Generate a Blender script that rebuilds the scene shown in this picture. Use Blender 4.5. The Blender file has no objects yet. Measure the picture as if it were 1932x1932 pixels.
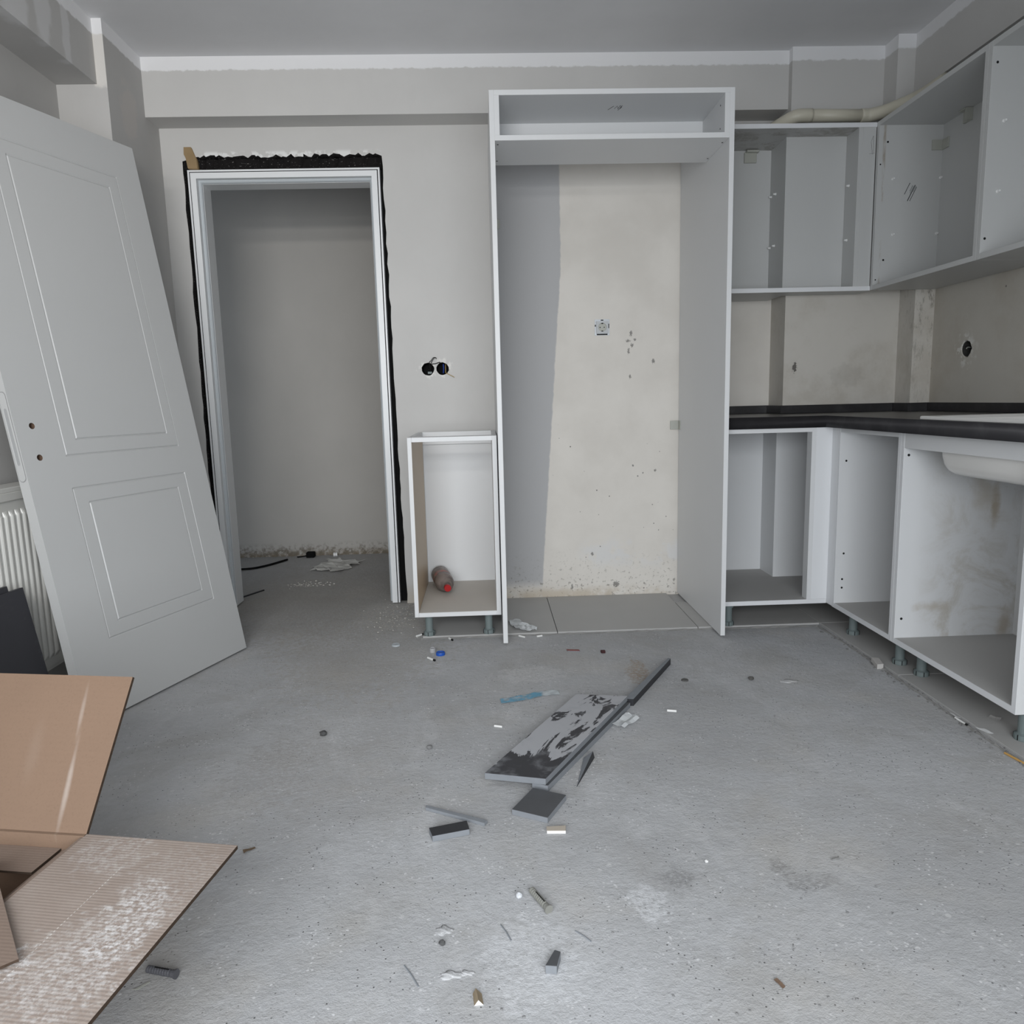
import bpy, bmesh, math, random
from mathutils import Vector, Matrix
random.seed(7)
scn = bpy.context.scene
COL = scn.collection
# ------------------------------------------------------------------ camera
cd = bpy.data.cameras.new('camera'); cam = bpy.data.objects.new('camera', cd); COL.objects.link(cam)
cd.sensor_width = 36.0; cd.lens = 26.1152; cd.clip_start = 0.02
R0 = ((0.999060574613585, -0.03574583164582232, -0.02449905656799571),
      (-0.029549033958490567, -0.14838822622950182, -0.9884876270892733),
      (0.031698940753490445, 0.9882829401727072, -0.14930508135591364))     # right, down, forward
m = Matrix((( R0[0][0], -R0[1][0], -R0[2][0], 0.0),
            ( R0[0][1], -R0[1][1], -R0[2][1], 0.0),
            ( R0[0][2], -R0[1][2], -R0[2][2], 0.9579),
            (0, 0, 0, 1)))
cam.matrix_world = m
scn.camera = cam
# ------------------------------------------------------------------ light and exposure
scn.view_settings.view_transform = 'Standard'; scn.view_settings.look = 'None'
scn.view_settings.gamma = 1.0; scn.view_settings.use_curve_mapping = False
scn.view_settings.exposure = 0.0
scn.cycles.use_denoising = True
scn.cycles.max_bounces = 10; scn.cycles.diffuse_bounces = 6
wd = bpy.data.worlds.new('sky'); scn.world = wd; wd.use_nodes = True
wd.node_tree.nodes['Background'].inputs[0].default_value = (0.75, 0.86, 1.0, 1)
wd.node_tree.nodes['Background'].inputs[1].default_value = 1.0
def daylight(x, z, sx, sz, power, tilt=0.0, turn=0.0, spread=180.0, colr=(0.955, 0.98, 1.0)):
    """daylight entering through a pane of the window behind the camera; tilt down, turn left (degrees)"""
    l = bpy.data.lights.new('window_daylight', 'AREA'); l.shape = 'RECTANGLE'; l.size = sx; l.size_y = sz
    l.energy = power; l.color = colr; l.spread = math.radians(spread)
    o = bpy.data.objects.new('window_daylight', l); COL.objects.link(o)
    o.location = (x, -0.80, z); o.rotation_euler = (math.radians(90 - tilt), 0, math.radians(turn))
WX0, WX1 = -1.35, 1.35
daylight(-0.10, 1.05, 2.5, 1.30, 50, 27, 2, 128, (0.945, 0.975, 1.0))
daylight(-0.70, 1.64, 1.3, 0.10, 6.3, 0, 14, 84, (1.0, 0.975, 0.94))
daylight(-0.70, 1.96, 1.3, 0.10, 6.3, 0, 14, 84, (1.0, 0.975, 0.94))

# ------------------------------------------------------------------ helpers
OFF = {}
def tag(o, label=None, cat=None, group=None, kind=None):
    if label: o['label'] = label
    if cat: o['category'] = cat
    if group: o['group'] = group
    if kind: o['kind'] = kind
    return o
def thing(name, label, cat, loc=(0, 0, 0), group=None):
    o = bpy.data.objects.new(name, None); COL.objects.link(o); o.location = loc
    o.empty_display_size = 0.05
    OFF[o.name] = Vector(loc)
    return tag(o, label, cat, group)
def obj(name, bm, mats, parent=None, smooth=False, loc=None):
    """link a world-coordinate bmesh as ONE mesh object, under parent when given"""
    off = Vector((0, 0, 0))
    if parent is not None: off = OFF[parent.name]
    elif loc is not None: off = Vector(loc)
    bmesh.ops.recalc_face_normals(bm, faces=bm.faces)
    me = bpy.data.meshes.new(name)
    for v in bm.verts: v.co -= off
    bm.to_mesh(me); bm.free()
    if not isinstance(mats, (list, tuple)): mats = [mats]
    for q in mats: me.materials.append(q)
    if smooth:
        for p in me.polygons: p.use_smooth = True
    o = bpy.data.objects.new(name, me); COL.objects.link(o)
    if parent is not None: o.parent = parent
    elif loc is not None: o.location = loc
    OFF[o.name] = off
    return o
def copy_to(src, delta, parent=None):
    o = src.copy(); COL.objects.link(o); o.location = src.location + Vector(delta)
    if parent is not None: o.parent = parent
    OFF[o.name] = OFF.get(src.name, Vector((0, 0, 0)))
    return o
def box(bm, x0, x1, y0, y1, z0, z1, bev=0.0, mi=0):
    b = bmesh.new()
    vs = [b.verts.new((x, y, z)) for x in (x0, x1) for y in (y0, y1) for z in (z0, z1)]
    for f in ((0, 1, 3, 2), (4, 6, 7, 5), (0, 4, 5, 1), (2, 3, 7, 6), (0, 2, 6, 4), (1, 5, 7, 3)):
        b.faces.new([vs[i] for i in f])
    if bev: bmesh.ops.bevel(b, geom=b.edges[:], offset=bev, segments=1, affect='EDGES')
    join(bm, b, mi)
def join(bm, b, mi=None):
    mp = {}
    for v in b.verts: mp[v] = bm.verts.new(v.co)
    for f in b.faces:
        try:
            nf = bm.faces.new([mp[v] for v in f.verts]); nf.material_index = f.material_index if mi is None else mi; nf.smooth = f.smooth
        except ValueError: pass
    b.free()
def bx(*a, bev=0.0):
    bm = bmesh.new(); box(bm, *a, bev=bev); return bm
def prism(poly, z0, z1, bev=0.0, jit=0.0):
    """upright prism over a ground polygon"""
    b = bmesh.new(); n = len(poly)
    lo = [b.verts.new((p[0] + random.uniform(-jit, jit), p[1] + random.uniform(-jit, jit), z0)) for p in poly]
    hi = [b.verts.new((v.co.x + random.uniform(-jit, jit), v.co.y + random.uniform(-jit, jit), z1)) for v in lo]
    b.faces.new(lo[::-1]); b.faces.new(hi)
    for i in range(n): b.faces.new((lo[i], lo[(i + 1) % n], hi[(i + 1) % n], hi[i]))
    if bev: bmesh.ops.bevel(b, geom=b.edges[:], offset=bev, segments=1, affect='EDGES')
    return b
def cyl(p0, p1, r0, r1=None, seg=16, caps=True):
    b = bmesh.new(); p0 = Vector(p0); p1 = Vector(p1); r1 = r0 if r1 is None else r1
    lathe_into(b, p0, p1 - p0, [(0, r0), (1, r1)], seg, caps); return b
def lathe_into(b, base, axis, prof, seg=20, caps=True):
    """prof: (fraction along axis, radius)"""
    L = axis.length; d = axis.normalized()
    up = Vector((0, 0, 1)) if abs(d.z) < 0.9 else Vector((1, 0, 0))
    e1 = d.cross(up).normalized(); e2 = d.cross(e1)
    rings = []
    for t, r in prof:
        c = base + axis * t
        rings.append([b.verts.new(c + (e1 * math.cos(2 * math.pi * k / seg) + e2 * math.sin(2 * math.pi * k / seg)) * max(r, 1e-5)) for k in range(seg)])
    for a, c in zip(rings, rings[1:]):
        for k in range(seg): b.faces.new((a[k], a[(k + 1) % seg], c[(k + 1) % seg], c[k]))
    if caps: b.faces.new(rings[0][::-1]); b.faces.new(rings[-1])
    return b
def tube(pts, r, seg=8, sub=6, caps=True):
    """smooth tube through points (Catmull-Rom)"""
    P = [Vector(p) for p in pts]; Q = []
    if sub > 1 and len(P) > 2:
        ext = [P[0] * 2 - P[1]] + P + [P[-1] * 2 - P[-2]]
        for i in range(1, len(ext) - 2):
            a, b_, c, d = ext[i - 1:i + 3]
            for k in range(sub):
                t = k / sub
                Q.append(0.5 * ((2 * b_) + (c - a) * t + (2 * a - 5 * b_ + 4 * c - d) * t * t + (3 * b_ - a - 3 * c + d) * t ** 3))
        Q.append(P[-1])
    else: Q = P
    bm = bmesh.new(); rings = []; e1 = None
    for i, p in enumerate(Q):
        d = (Q[min(i + 1, len(Q) - 1)] - Q[max(i - 1, 0)]).normalized()
        if e1 is None:
            up = Vector((0, 0, 1)) if abs(d.z) < 0.9 else Vector((1, 0, 0)); e1 = d.cross(up).normalized()
        else: e1 = (e1 - d * e1.dot(d)).normalized()
        e2 = d.cross(e1)
        rings.append([bm.verts.new(p + (e1 * math.cos(2 * math.pi * k / seg) + e2 * math.sin(2 * math.pi * k / seg)) * r) for k in range(seg)])
    for a, c in zip(rings, rings[1:]):
        for k in range(seg): bm.faces.new((a[k], a[(k + 1) % seg], c[(k + 1) % seg], c[k]))
    if caps: bm.faces.new(rings[0][::-1]); bm.faces.new(rings[-1])
    return bm
def plate(outline, holes, t, mapf):
    """outline with holes filled and extruded by t; mapf(a, b, depth) gives the world point"""
    cu = bpy.data.curves.new('plate', 'CURVE'); cu.dimensions = '2D'; cu.fill_mode = 'BOTH'; cu.extrude = t / 2
    for ring in [outline] + holes:
        s = cu.splines.new('POLY'); s.points.add(len(ring) - 1); s.use_cyclic_u = True
        for p, q in zip(s.points, ring): p.co = (q[0], q[1], 0, 1)
    o = bpy.data.objects.new('plate', cu); COL.objects.link(o)
    dg = bpy.context.evaluated_depsgraph_get(); me = bpy.data.meshes.new_from_object(o.evaluated_get(dg))
    bm = bmesh.new(); bm.from_mesh(me)
    bpy.data.objects.remove(o); bpy.data.curves.remove(cu); bpy.data.meshes.remove(me)
    bmesh.ops.remove_doubles(bm, verts=bm.verts, dist=1e-5)
    for v in bm.verts: v.co = Vector(mapf(v.co.x, v.co.y, v.co.z + t / 2))
    return bm
def circ(cx, cy, r, n=28, jit=0.0):
    return [(cx + (r + random.uniform(-jit, jit)) * math.cos(2 * math.pi * k / n), cy + (r + random.uniform(-jit, jit)) * math.sin(2 * math.pi * k / n)) for k in range(n)]

# ------------------------------------------------------------------ materials
class NT:
    def __init__(s, name, rough=0.6, spec=0.3):
        s.m = bpy.data.materials.new(name); s.m.use_nodes = True; s.t = s.m.node_tree
        s.b = s.t.nodes['Principled BSDF']; s.b.inputs['Roughness'].default_value = rough
        s.b.inputs['Specular IOR Level'].default_value = spec
        s.pos = s.n('ShaderNodeNewGeometry').outputs['Position']
        s.loc = s.n('ShaderNodeTexCoord').outputs['Object']
    def n(s, typ, **k):
        q = s.t.nodes.new(typ)
        for a, v in k.items(): setattr(q, a, v)
        return q
    def put(s, sock, v):
        if hasattr(v, 'is_output') or hasattr(v, 'links'): s.t.links.new(v, sock)
        elif isinstance(v, (tuple, list)) and len(v) == 3 and sock.type == 'RGBA': sock.default_value = (*v, 1)
        else: sock.default_value = v
    def noise(s, scale, detail=4, rough=0.55, vec=None, dist=0.0, stretch=None):
        q = s.n('ShaderNodeTexNoise'); q.inputs['Scale'].default_value = scale; q.inputs['Detail'].default_value = detail
        q.inputs['Roughness'].default_value = rough; q.inputs['Distortion'].default_value = dist
        v = vec or s.pos
        if stretch: v = s.vmul(v, stretch)
        s.put(q.inputs['Vector'], v); return q.outputs['Fac']
    def voro(s, scale, vec=None, feature='F1', rnd=1.0):
        q = s.n('ShaderNodeTexVoronoi', feature=feature); q.inputs['Scale'].default_value = scale
        q.inputs['Randomness'].default_value = rnd
        s.put(q.inputs['Vector'], vec or s.pos); return q.outputs['Distance']
    def wave(s, scale, vec, axis='X', dist=0.0):
        q = s.n('ShaderNodeTexWave', bands_direction=axis); q.inputs['Scale'].default_value = scale; q.inputs['Distortion'].default_value = dist
        s.put(q.inputs['Vector'], vec); return q.outputs['Fac']
    def vmul(s, v, k):
        q = s.n('ShaderNodeVectorMath', operation='MULTIPLY'); s.put(q.inputs[0], v); q.inputs[1].default_value = k; return q.outputs[0]
    def ma(s, op, a, b=0.0, clamp=False):
        q = s.n('ShaderNodeMath', operation=op, use_clamp=clamp); s.put(q.inputs[0], a); s.put(q.inputs[1], b); return q.outputs[0]
    def step(s, v, lo, hi, a=0.0, b=1.0):
        q = s.n('ShaderNodeMapRange', interpolation_type='SMOOTHSTEP'); s.put(q.inputs['Value'], v)
        q.inputs['From Min'].default_value = lo; q.inputs['From Max'].default_value = hi
        q.inputs['To Min'].default_value = a; q.inputs['To Max'].default_value = b; return q.outputs['Result']
    def mix(s, f, a, b):
        q = s.n('ShaderNodeMix', data_type='RGBA'); s.put(q.inputs[0], f); s.put(q.inputs[6], a); s.put(q.inputs[7], b); return q.outputs[2]
    def xyz(s, v=None):
        q = s.n('ShaderNodeSeparateXYZ'); s.put(q.inputs[0], v or s.pos); return q.outputs
    def spot(s, c, r, wob=0.3, scale=40, vec=None, squash=None, lo=0.6):
        q = s.n('ShaderNodeVectorMath', operation='SUBTRACT'); s.put(q.inputs[0], vec or s.pos); q.inputs[1].default_value = c
        v = q.outputs[0]
        if squash: v = s.vmul(v, squash)
        l = s.n('ShaderNodeVectorMath', operation='LENGTH'); s.put(l.inputs[0], v)
        d = s.ma('ADD', s.ma('DIVIDE', l.outputs['Value'], r), s.ma('MULTIPLY', s.ma('SUBTRACT', s.noise(scale), 0.5), wob * 2))
        return s.step(d, lo, 1.0, 1.0, 0.0)
    def color(s, v): s.put(s.b.inputs['Base Color'], v)
    def bump(s, h, strength=0.2, dist=0.002, prev=None):
        q = s.n('ShaderNodeBump'); q.inputs['Strength'].default_value = strength; q.inputs['Distance'].default_value = dist
        s.put(q.inputs['Height'], h)
        if prev is not None: s.put(q.inputs['Normal'], prev)
        s.put(s.b.inputs['Normal'], q.outputs[0]); return q.outputs[0]
def flat(name, c, rough=0.5, spec=0.4, var=0.06, scale=6.0, metal=0.0):
    t = NT(name, rough, spec); d = tuple(x * (1 - var) for x in c)
    t.color(t.mix(t.noise(scale, 5, vec=t.loc), d, c)); t.b.inputs['Metallic'].default_value = metal
    t.bump(t.noise(220, 2, vec=t.loc), 0.04, 0.0005)
    return t.m
def wall_mat(name, base, warm=None, extra=None, band=True):
    t = NT(name, 0.85, 0.15)
    z = t.xyz()[2]
    c = t.mix(t.step(t.noise(2.2, 5), 0.3, 0.75), tuple(x * 0.965 for x in base), tuple(min(1, x * 1.03) for x in base))
    c = t.mix(t.step(t.noise(9, 6, 0.6, stretch=(1, 1, .5)), 0.5, 0.8, 0, 0.22), c, warm or tuple(x * 0.88 for x in base))
    if extra: c = extra(t, c)
    if band:
        e = t.ma('ADD', z, t.ma('MULTIPLY', t.ma('SUBTRACT', t.noise(35, 4), 0.5), 0.02))
        c = t.mix(t.step(e, 2.338, 2.346, 0, 0.9), c, (0.80, 0.80, 0.81))
    t.color(c)
    n1 = t.bump(t.noise(14, 5), 0.12, 0.004)
    t.bump(t.noise(160, 3), 0.12, 0.0008, n1)
    return t.m
PUTTY = (0.565, 0.557, 0.542)
def ex_back(t, c):
    x, y, z = t.xyz()
    # raw putty field behind the tall cabinet: cream with a grey strip along its left
    cream = t.mix(t.step(t.noise(3.5, 5), 0.3, 0.7), (0.632, 0.602, 0.556), (0.702, 0.672, 0.625))
    inn = t.ma('MULTIPLY', t.step(x, 0.045, 0.05), t.step(z, 2.05, 2.06, 1, 0))
    c = t.mix(inn, c, cream)
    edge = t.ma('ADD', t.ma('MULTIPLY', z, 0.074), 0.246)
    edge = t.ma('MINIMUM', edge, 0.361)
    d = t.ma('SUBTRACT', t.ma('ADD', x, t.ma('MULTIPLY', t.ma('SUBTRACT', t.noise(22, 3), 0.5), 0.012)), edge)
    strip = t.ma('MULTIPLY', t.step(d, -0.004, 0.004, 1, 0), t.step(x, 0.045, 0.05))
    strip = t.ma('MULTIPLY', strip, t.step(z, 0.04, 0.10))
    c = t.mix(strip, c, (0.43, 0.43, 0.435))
    # dirt and specks low on the wall
    low = t.ma('MULTIPLY', t.step(z, 0.0, 0.28, 1, 0), t.step(t.noise(60, 4, 0.7), 0.56, 0.66))
    c = t.mix(t.ma('MULTIPLY', low, inn), c, (0.26, 0.245, 0.22))
    c = t.mix(t.ma('MULTIPLY', t.ma('MULTIPLY', t.step(z, 0.02, 0.07, 0.7, 0), inn), t.step(t.noise(12), .35, .6)), c, (0.47, 0.40, 0.31))
    c = t.mix(t.ma('MULTIPLY', t.ma('MULTIPLY', t.step(z, .12, .2), t.step(z, .22, .33, 0.7, 0)), t.ma('MULTIPLY', t.step(t.noise(9), .5, .62), t.step(x, .4, .5))), c, (0.66, 0.66, 0.66))
    sp = t.ma('MULTIPLY', t.step(t.voro(26), 0.06, 0.10, 1, 0), t.ma('MULTIPLY', t.step(x, .30, .34), t.step(z, 0.85, 0.95, 1, 0)))
    c = t.mix(t.ma('MULTIPLY', sp, t.step(t.noise(5), .5, .6)), c, (0.16, 0.155, 0.15))
    for cx, cz, r, sq in ((.682, 1.247, .009, (1, 1, .6)), (.70, 1.22, .008, (1, 1, 1)), (.668, 1.215, .008, (.6, 1, 1)), (.688, 1.195, .010, (1, 1, 1)),
                      (.672, 1.165, .012, (1.6, 1, .6)), (.678, 1.05, .007, (1, 1, .6)), (.787, 1.12, .012, (1.4, 1, .8)), (.798, .611, .008, (1, 1, 1)), (.692, .635, .006, (1, 1, 1)),
                      (.74, .60, .005, (1, 1, 1)), (.715, .585, .005, (1, 1, 1)), (.493, .214, .010, (1, 1, 1)), (.395, .052, .012, (2, 1, .7)), (.61, .06, .02, (1, 1, 1))):
        c = t.mix(t.ma('MULTIPLY', t.spot((cx, 3.4978, cz), r * .85, 1.3, 190, squash=sq), 0.75), c, (0.13, 0.125, 0.12))
    # broken plaster round the socket holes and over the door head
    ring = t.ma('MAXIMUM', t.spot((-.262, 3.4978, 1.107), .05, .6, 50), t.spot((-.188, 3.4978, 1.112), .048, .6, 50))
    c = t.mix(t.ma('MULTIPLY', ring, t.step(t.noise(30), .48, .56)), c, (0.72, 0.71, 0.68))
    top = t.ma('MULTIPLY', t.ma('MULTIPLY', t.step(z, 2.07, 2.085, 1, 0), t.step(z, 2.0, 2.02)), t.ma('MULTIPLY', t.step(x, -.40, -.42), t.step(x, -1.22, -1.20)))
    top = t.ma('MULTIPLY', t.ma('MULTIPLY', t.step(z, 2.055, 2.07, 1, 0), t.step(z, 2.0, 2.02)), t.ma('MULTIPLY', t.step(x, -.45, -.42, 1, 0), t.step(x, -1.22, -1.20)))
    c = t.mix(t.ma('MULTIPLY', top, t.step(t.noise(28), .45, .55)), c, (0.74, 0.74, 0.73))
    foot = t.ma('MULTIPLY', t.step(z, 0.02, 0.12, 0.7, 0), t.ma('MULTIPLY', t.step(x, -.42, -.40), t.step(x, -.32, -.28, 1, 0)))
    return t.mix(foot, c, (0.45, 0.41, 0.35))
def ex_splash(t, c):
    x, y, z = t.xyz()
    lowz = t.step(z, 1.95, 2.1, 1, 0)
    c = t.mix(lowz, tuple(v * .97 for v in PUTTY), c)
    c = t.mix(t.ma('MULTIPLY', t.step(t.noise(4, 6, .65), .45, .7, 0, .5), lowz), c, (0.42, 0.385, 0.33))
    c = t.mix(t.ma('MULTIPLY', t.step(t.noise(70, 5, .7), .66, .74, 0, .45), lowz), c, (0.22, 0.205, 0.18))
    col = t.ma('MULTIPLY', t.step(x, 1.846, 1.85), t.step(x, 1.931, 1.933, 1, 0))
    mould = t.ma('MULTIPLY', t.step(t.noise(55, 7, .75, stretch=(1, 1, .3)), .5, .66), t.step(z, .95, 1.42, .25, .75))
    c = t.mix(t.ma('MULTIPLY', mould, col), c, (0.17, 0.155, 0.13))
    s = t.spot((1.385, 3.331, 1.07), .014, 1.2, 130, squash=(1.2, 1, .55))
    c = t.mix(s, c, (0.15, 0.14, 0.13))
    return t.mix(t.ma('MULTIPLY', t.spot((1.62, 3.331, 1.03), .09, .9, 30, squash=(1, 1, 1.6)), .12), c, (0.2, 0.19, 0.17))
def ex_right(t, c):
    x, y, z = t.xyz()
    c = t.mix(t.step(t.noise(3, 6, .65), .42, .7, 0, .6), c, (0.43, 0.39, 0.33))
    c = t.mix(t.ma('MULTIPLY', t.spot((1.934, 2.977, 1.116), .075, .6, 40), t.step(t.noise(35), .46, .54)), c, (0.66, 0.65, 0.61))
    return t.mix(t.ma('MULTIPLY', t.step(t.voro(14), .05, .09, .8, 0), t.step(t.noise(3), .52, .58)), c, (.14, .13, .12))
def ex_left(t, c):
    for cen, sq in (((-1.42, 2.55, 2.28), (1, .7, .35)), ((-1.42, 2.72, 2.30), (1, 1.2, .4)), ((-1.42, 2.86, 2.26), (1, 2.2, .5))):
        c = t.mix(t.ma('MULTIPLY', t.spot(cen, .07, .5, 14, squash=sq), .45), c, (0.70, 0.70, 0.71))
    x, y, z = t.xyz()
    front = t.ma('MULTIPLY', t.step(y, 3.045, 3.049), t.step(y, 3.052, 3.056, 1, 0))
    front = t.ma('MULTIPLY', front, t.step(x, -1.435, -1.425))
    c = t.mix(t.ma('MULTIPLY', front, t.step(t.ma('ADD', z, t.ma('MULTIPLY', t.noise(40), .03)), 2.165, 2.185)), c, (0.66, 0.64, 0.61))
    return t.mix(t.ma('MULTIPLY', t.spot((-1.384, 3.22, 2.12), .05, .6, 30, squash=(1, .6, .4)), .5), c, (0.55, 0.51, 0.48))
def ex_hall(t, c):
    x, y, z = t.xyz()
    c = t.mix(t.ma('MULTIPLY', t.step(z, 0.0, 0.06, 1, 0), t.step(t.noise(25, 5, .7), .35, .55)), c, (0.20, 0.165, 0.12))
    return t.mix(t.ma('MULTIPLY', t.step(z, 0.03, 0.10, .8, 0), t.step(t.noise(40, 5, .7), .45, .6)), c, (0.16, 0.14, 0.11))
M_back = wall_mat('putty_back_wall', PUTTY, extra=ex_back)
M_beam = wall_mat('putty_beam', PUTTY)
M_left = wall_mat('putty_left_wall', (0.475, 0.467, 0.456), extra=ex_left)
M_splash = wall_mat('stained_putty', (0.585, 0.56, 0.515), extra=ex_splash)
M_right = wall_mat('stained_putty_right', (0.545, 0.52, 0.47), extra=ex_right)
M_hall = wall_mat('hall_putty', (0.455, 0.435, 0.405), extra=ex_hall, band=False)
M_ceil = wall_mat('white_ceiling', (0.70, 0.70, 0.71), band=False)
def black_reveal():
    t = NT('black_primer', 0.95, 0.1)
    c = t.mix(t.step(t.noise(120, 4, .7, stretch=(.6, 1, 1.4)), .62, .70), (0.014, 0.013, 0.013), (0.30, 0.29, 0.28))
    t.color(c); t.bump(t.noise(60, 5), .8, .006); return t.m
M_reveal = black_reveal()
M_black = flat('black_foam', (0.008, 0.008, 0.008), 0.9, 0.1)
def floor_mat():
    t = NT('dusty_concrete', 0.9, 0.12)
    big = t.noise(1.3, 6, .6)
    c = t.mix(t.step(big, .3, .7), (0.385, 0.387, 0.393), (0.497, 0.503, 0.517))
    c = t.mix(t.step(t.noise(3.1, 6, .65, dist=.6), .46, .72, 0, .5), c, (0.355, 0.342, 0.322))
    c = t.mix(t.step(t.noise(4.3, 7, .7, dist=1.2, stretch=(1, .45, 1)), .50, .78, 0, .5), c, (0.61, 0.615, 0.63))
    c = t.mix(t.step(t.noise(55, 5, .7), .3, .7, 0, .20), c, (0.30, 0.30, 0.30))
    x, y, z = t.xyz()
    # pale plaster splashes, thick towards the right foreground, and dark grit
    zone = t.ma('MULTIPLY', t.step(x, .15, .6, .25, 1), t.step(y, 2.4, 1.7))
    zone = t.ma('MAXIMUM', t.ma('MULTIPLY', t.step(x, .1, .5), t.ma('MULTIPLY', t.step(y, .9, 1.3), t.step(y, 1.9, 1.5, 0, 1))), 0.12)
    spl = t.ma('MULTIPLY', t.step(t.voro(85), .16, .26, 1, 0), t.step(t.noise(11, 4), .53, .60))
    c = t.mix(t.ma('MULTIPLY', spl, .8), c, (0.62, 0.62, 0.63))
    spl2 = t.ma('MULTIPLY', t.step(t.voro(30), .12, .2, 1, 0), t.step(t.noise(4), .56, .62))
    c = t.mix(t.ma('MULTIPLY', spl2, .55), c, (0.60, 0.60, 0.60))
    c = t.mix(t.ma('MULTIPLY', t.step(t.voro(75), .09, .15, 1, 0), t.step(t.noise(7, 3), .44, .56)), c, (0.10, 0.10, 0.10))
    # dark smears of shoe prints, rust stains, white rubbed patches
    for cx, cy, r, sq, col_, k in ((.355, 1.355, .030, (1, 1.1, 1), (.20, .20, .20), .55), (.335, 1.345, .055, (1, 1, 1), (.30, .30, .30), .4),
                          (.575, 1.372, .024, (1, .8, 1), (.2, .2, .2), .55), (.615, 1.325, .05, (.8, 1.7, 1), (.24, .24, .24), .55),
                          (.285, 1.285, .045, (1.1, .8, 1), (.64, .65, .67), .55), (.52, 2.50, .035, (1.3, .3, 1), (.30, .24, .18), .7), (.49, 2.46, .03, (1.2, .35, 1), (.30, .24, .18), .6),
                          (.13, 2.5, .10, (.8, 1.3, 1), (.6, .6, .6), .4), (-.45, 2.02, .2, (1, .5, 1), (.36, .35, .34), .35), (.05, 1.15, .09, (1, .8, 1), (.64, .65, .67), .4),
                          (-.60, 1.85, .12, (1, .6, 1), (.33, .32, .31), .4), (-.5, 2.9, .35, (1, .6, 1), (.36, .34, .31), .5), (-.8, 3.6, .5, (1, .7, 1), (.34, .32, .29), .5)):
        c = t.mix(t.ma('MULTIPLY', t.ma('MULTIPLY', t.spot((cx, cy, 0), r * 1.15, .9, 38, squash=sq), k * 1.25), t.step(t.noise(90, 5, .75), .36, .60)), c, col_)
    c = t.mix(t.step(t.noise(2.2, 5, .6), .5, .7, 0, .35), c, (.47, .445, .41))
    c = t.mix(t.step(t.noise(150, 4, .8), .58, .72, 0, .30), c, (.22, .22, .22))
    # chalk cross
    for ang, ln in ((.05, 1), (.9, 1)):
        q = t.n('ShaderNodeVectorMath', operation='SUBTRACT'); t.put(q.inputs[0], t.pos); q.inputs[1].default_value = (-.545, 1.263, 0)
        r = t.n('ShaderNodeVectorRotate', rotation_type='Z_AXIS'); t.put(r.inputs['Vector'], q.outputs[0]); r.inputs['Angle'].default_value = -ang
        xx, yy, zz = t.xyz(r.outputs[0])
        c = t.mix(t.ma('MULTIPLY', t.step(t.ma('ABSOLUTE', xx), .012, .014, 1, 0), t.step(t.ma('ABSOLUTE', yy), .0012, .0018, .6, 0)), c, (.6, .6, .6))
    # dust trodden to plaster powder near the door frame
    pw = t.ma('MULTIPLY', t.spot((-.44, 3.33, 0), .22, .6, 12, squash=(1, .7, 1)), t.step(t.noise(90, 4, .8), .5, .62))
    c = t.mix(t.ma('MULTIPLY', pw, .8), c, (.62, .6, .56))
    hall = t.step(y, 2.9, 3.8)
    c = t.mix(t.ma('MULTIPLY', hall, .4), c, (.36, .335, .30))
    t.color(c)
    n1 = t.bump(t.noise(7, 6, .65), .5, .01)
    n2 = t.bump(t.noise(75, 4, .7), .5, .004, n1)
    t.bump(t.noise(240, 3, .75), .5, .002, n2)
    return t.m
M_floor = floor_mat()
def mel(name, c, extra=None, rough=.42):
    t = NT(name, rough, .4)
    k = t.mix(t.noise(4, 5, vec=t.loc), tuple(v * .96 for v in c), c)
    k = t.mix(t.step(t.noise(30, 5, .7), .6, .8, 0, .10), k, (.45, .43, .40))
    if extra: k = extra(t, k)
    t.color(k); t.bump(t.noise(400, 2), .05, .0003); return t.m
M_white = mel('white_melamine', (0.685, 0.693, 0.70))
M_wall_white = mel('white_melamine_shaded', (0.54, 0.545, 0.538))  # darker copy of the white: dimmer light on the wall cabinets put into colour
M_edge = mel('white_edge_band', (0.74, 0.75, 0.765), rough=.35)
M_beige = mel('beige_side_board', (0.53, 0.415, 0.29))
M_dusty = mel('dusty_bottom_board', (0.56, 0.53, 0.49), rough=.8)
M_dusty2 = mel('grey_dusty_board', (0.44, 0.432, 0.42), rough=.8)
def ex_stain(t, k):
    x, y, z = t.xyz()
    k = t.mix(t.ma('MULTIPLY', t.spot((1.66, 2.41, .62), .10, .7, 18, squash=(1.5, 1, .8), lo=.0), .6), k, (.43, .38, .30))
    k = t.mix(t.ma('MULTIPLY', t.spot((1.70, 2.41, .56), .055, .6, 30, squash=(2.6, 1, .55), lo=.1), .7), k, (.36, .29, .19))
    k = t.mix(t.ma('MULTIPLY', t.step(t.noise(6, 6, .7, dist=1), .45, .68), t.ma('MULTIPLY', t.step(z, .12, .5, .7, .35), t.step(x, 1.42, 1.58))), k, (.40, .36, .29))
    k = t.mix(t.ma('MULTIPLY', t.spot((1.50, 2.41, .225), .06, .9, 30, squash=(.6, 1, 2.8), lo=.0), .45), k, (.40, .34, .26))
    k = t.mix(t.ma('MULTIPLY', t.spot((1.76, 2.41, .15), .05, .5, 25, squash=(1.3, 1, .7), lo=.2), .7), k, (.40, .34, .26))
    return k
M_stain = mel('water_stained_board', (0.67, 0.678, 0.685), ex_stain)
def ex_grime(t, k):
    x, y, z = t.xyz()
    return t.mix(t.ma('MULTIPLY', t.step(t.noise(18, 6, .7, stretch=(1, 1, .2)), .5, .64), t.ma('MULTIPLY', t.step(x, 1.662, 1.668), t.step(x, 1.672, 1.68, .9, 0))), k, (.34, .30, .25))
M_grime = mel('grimy_board', (0.54, 0.545, 0.538), ex_grime)  # grime over the same shade-darkened white
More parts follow.
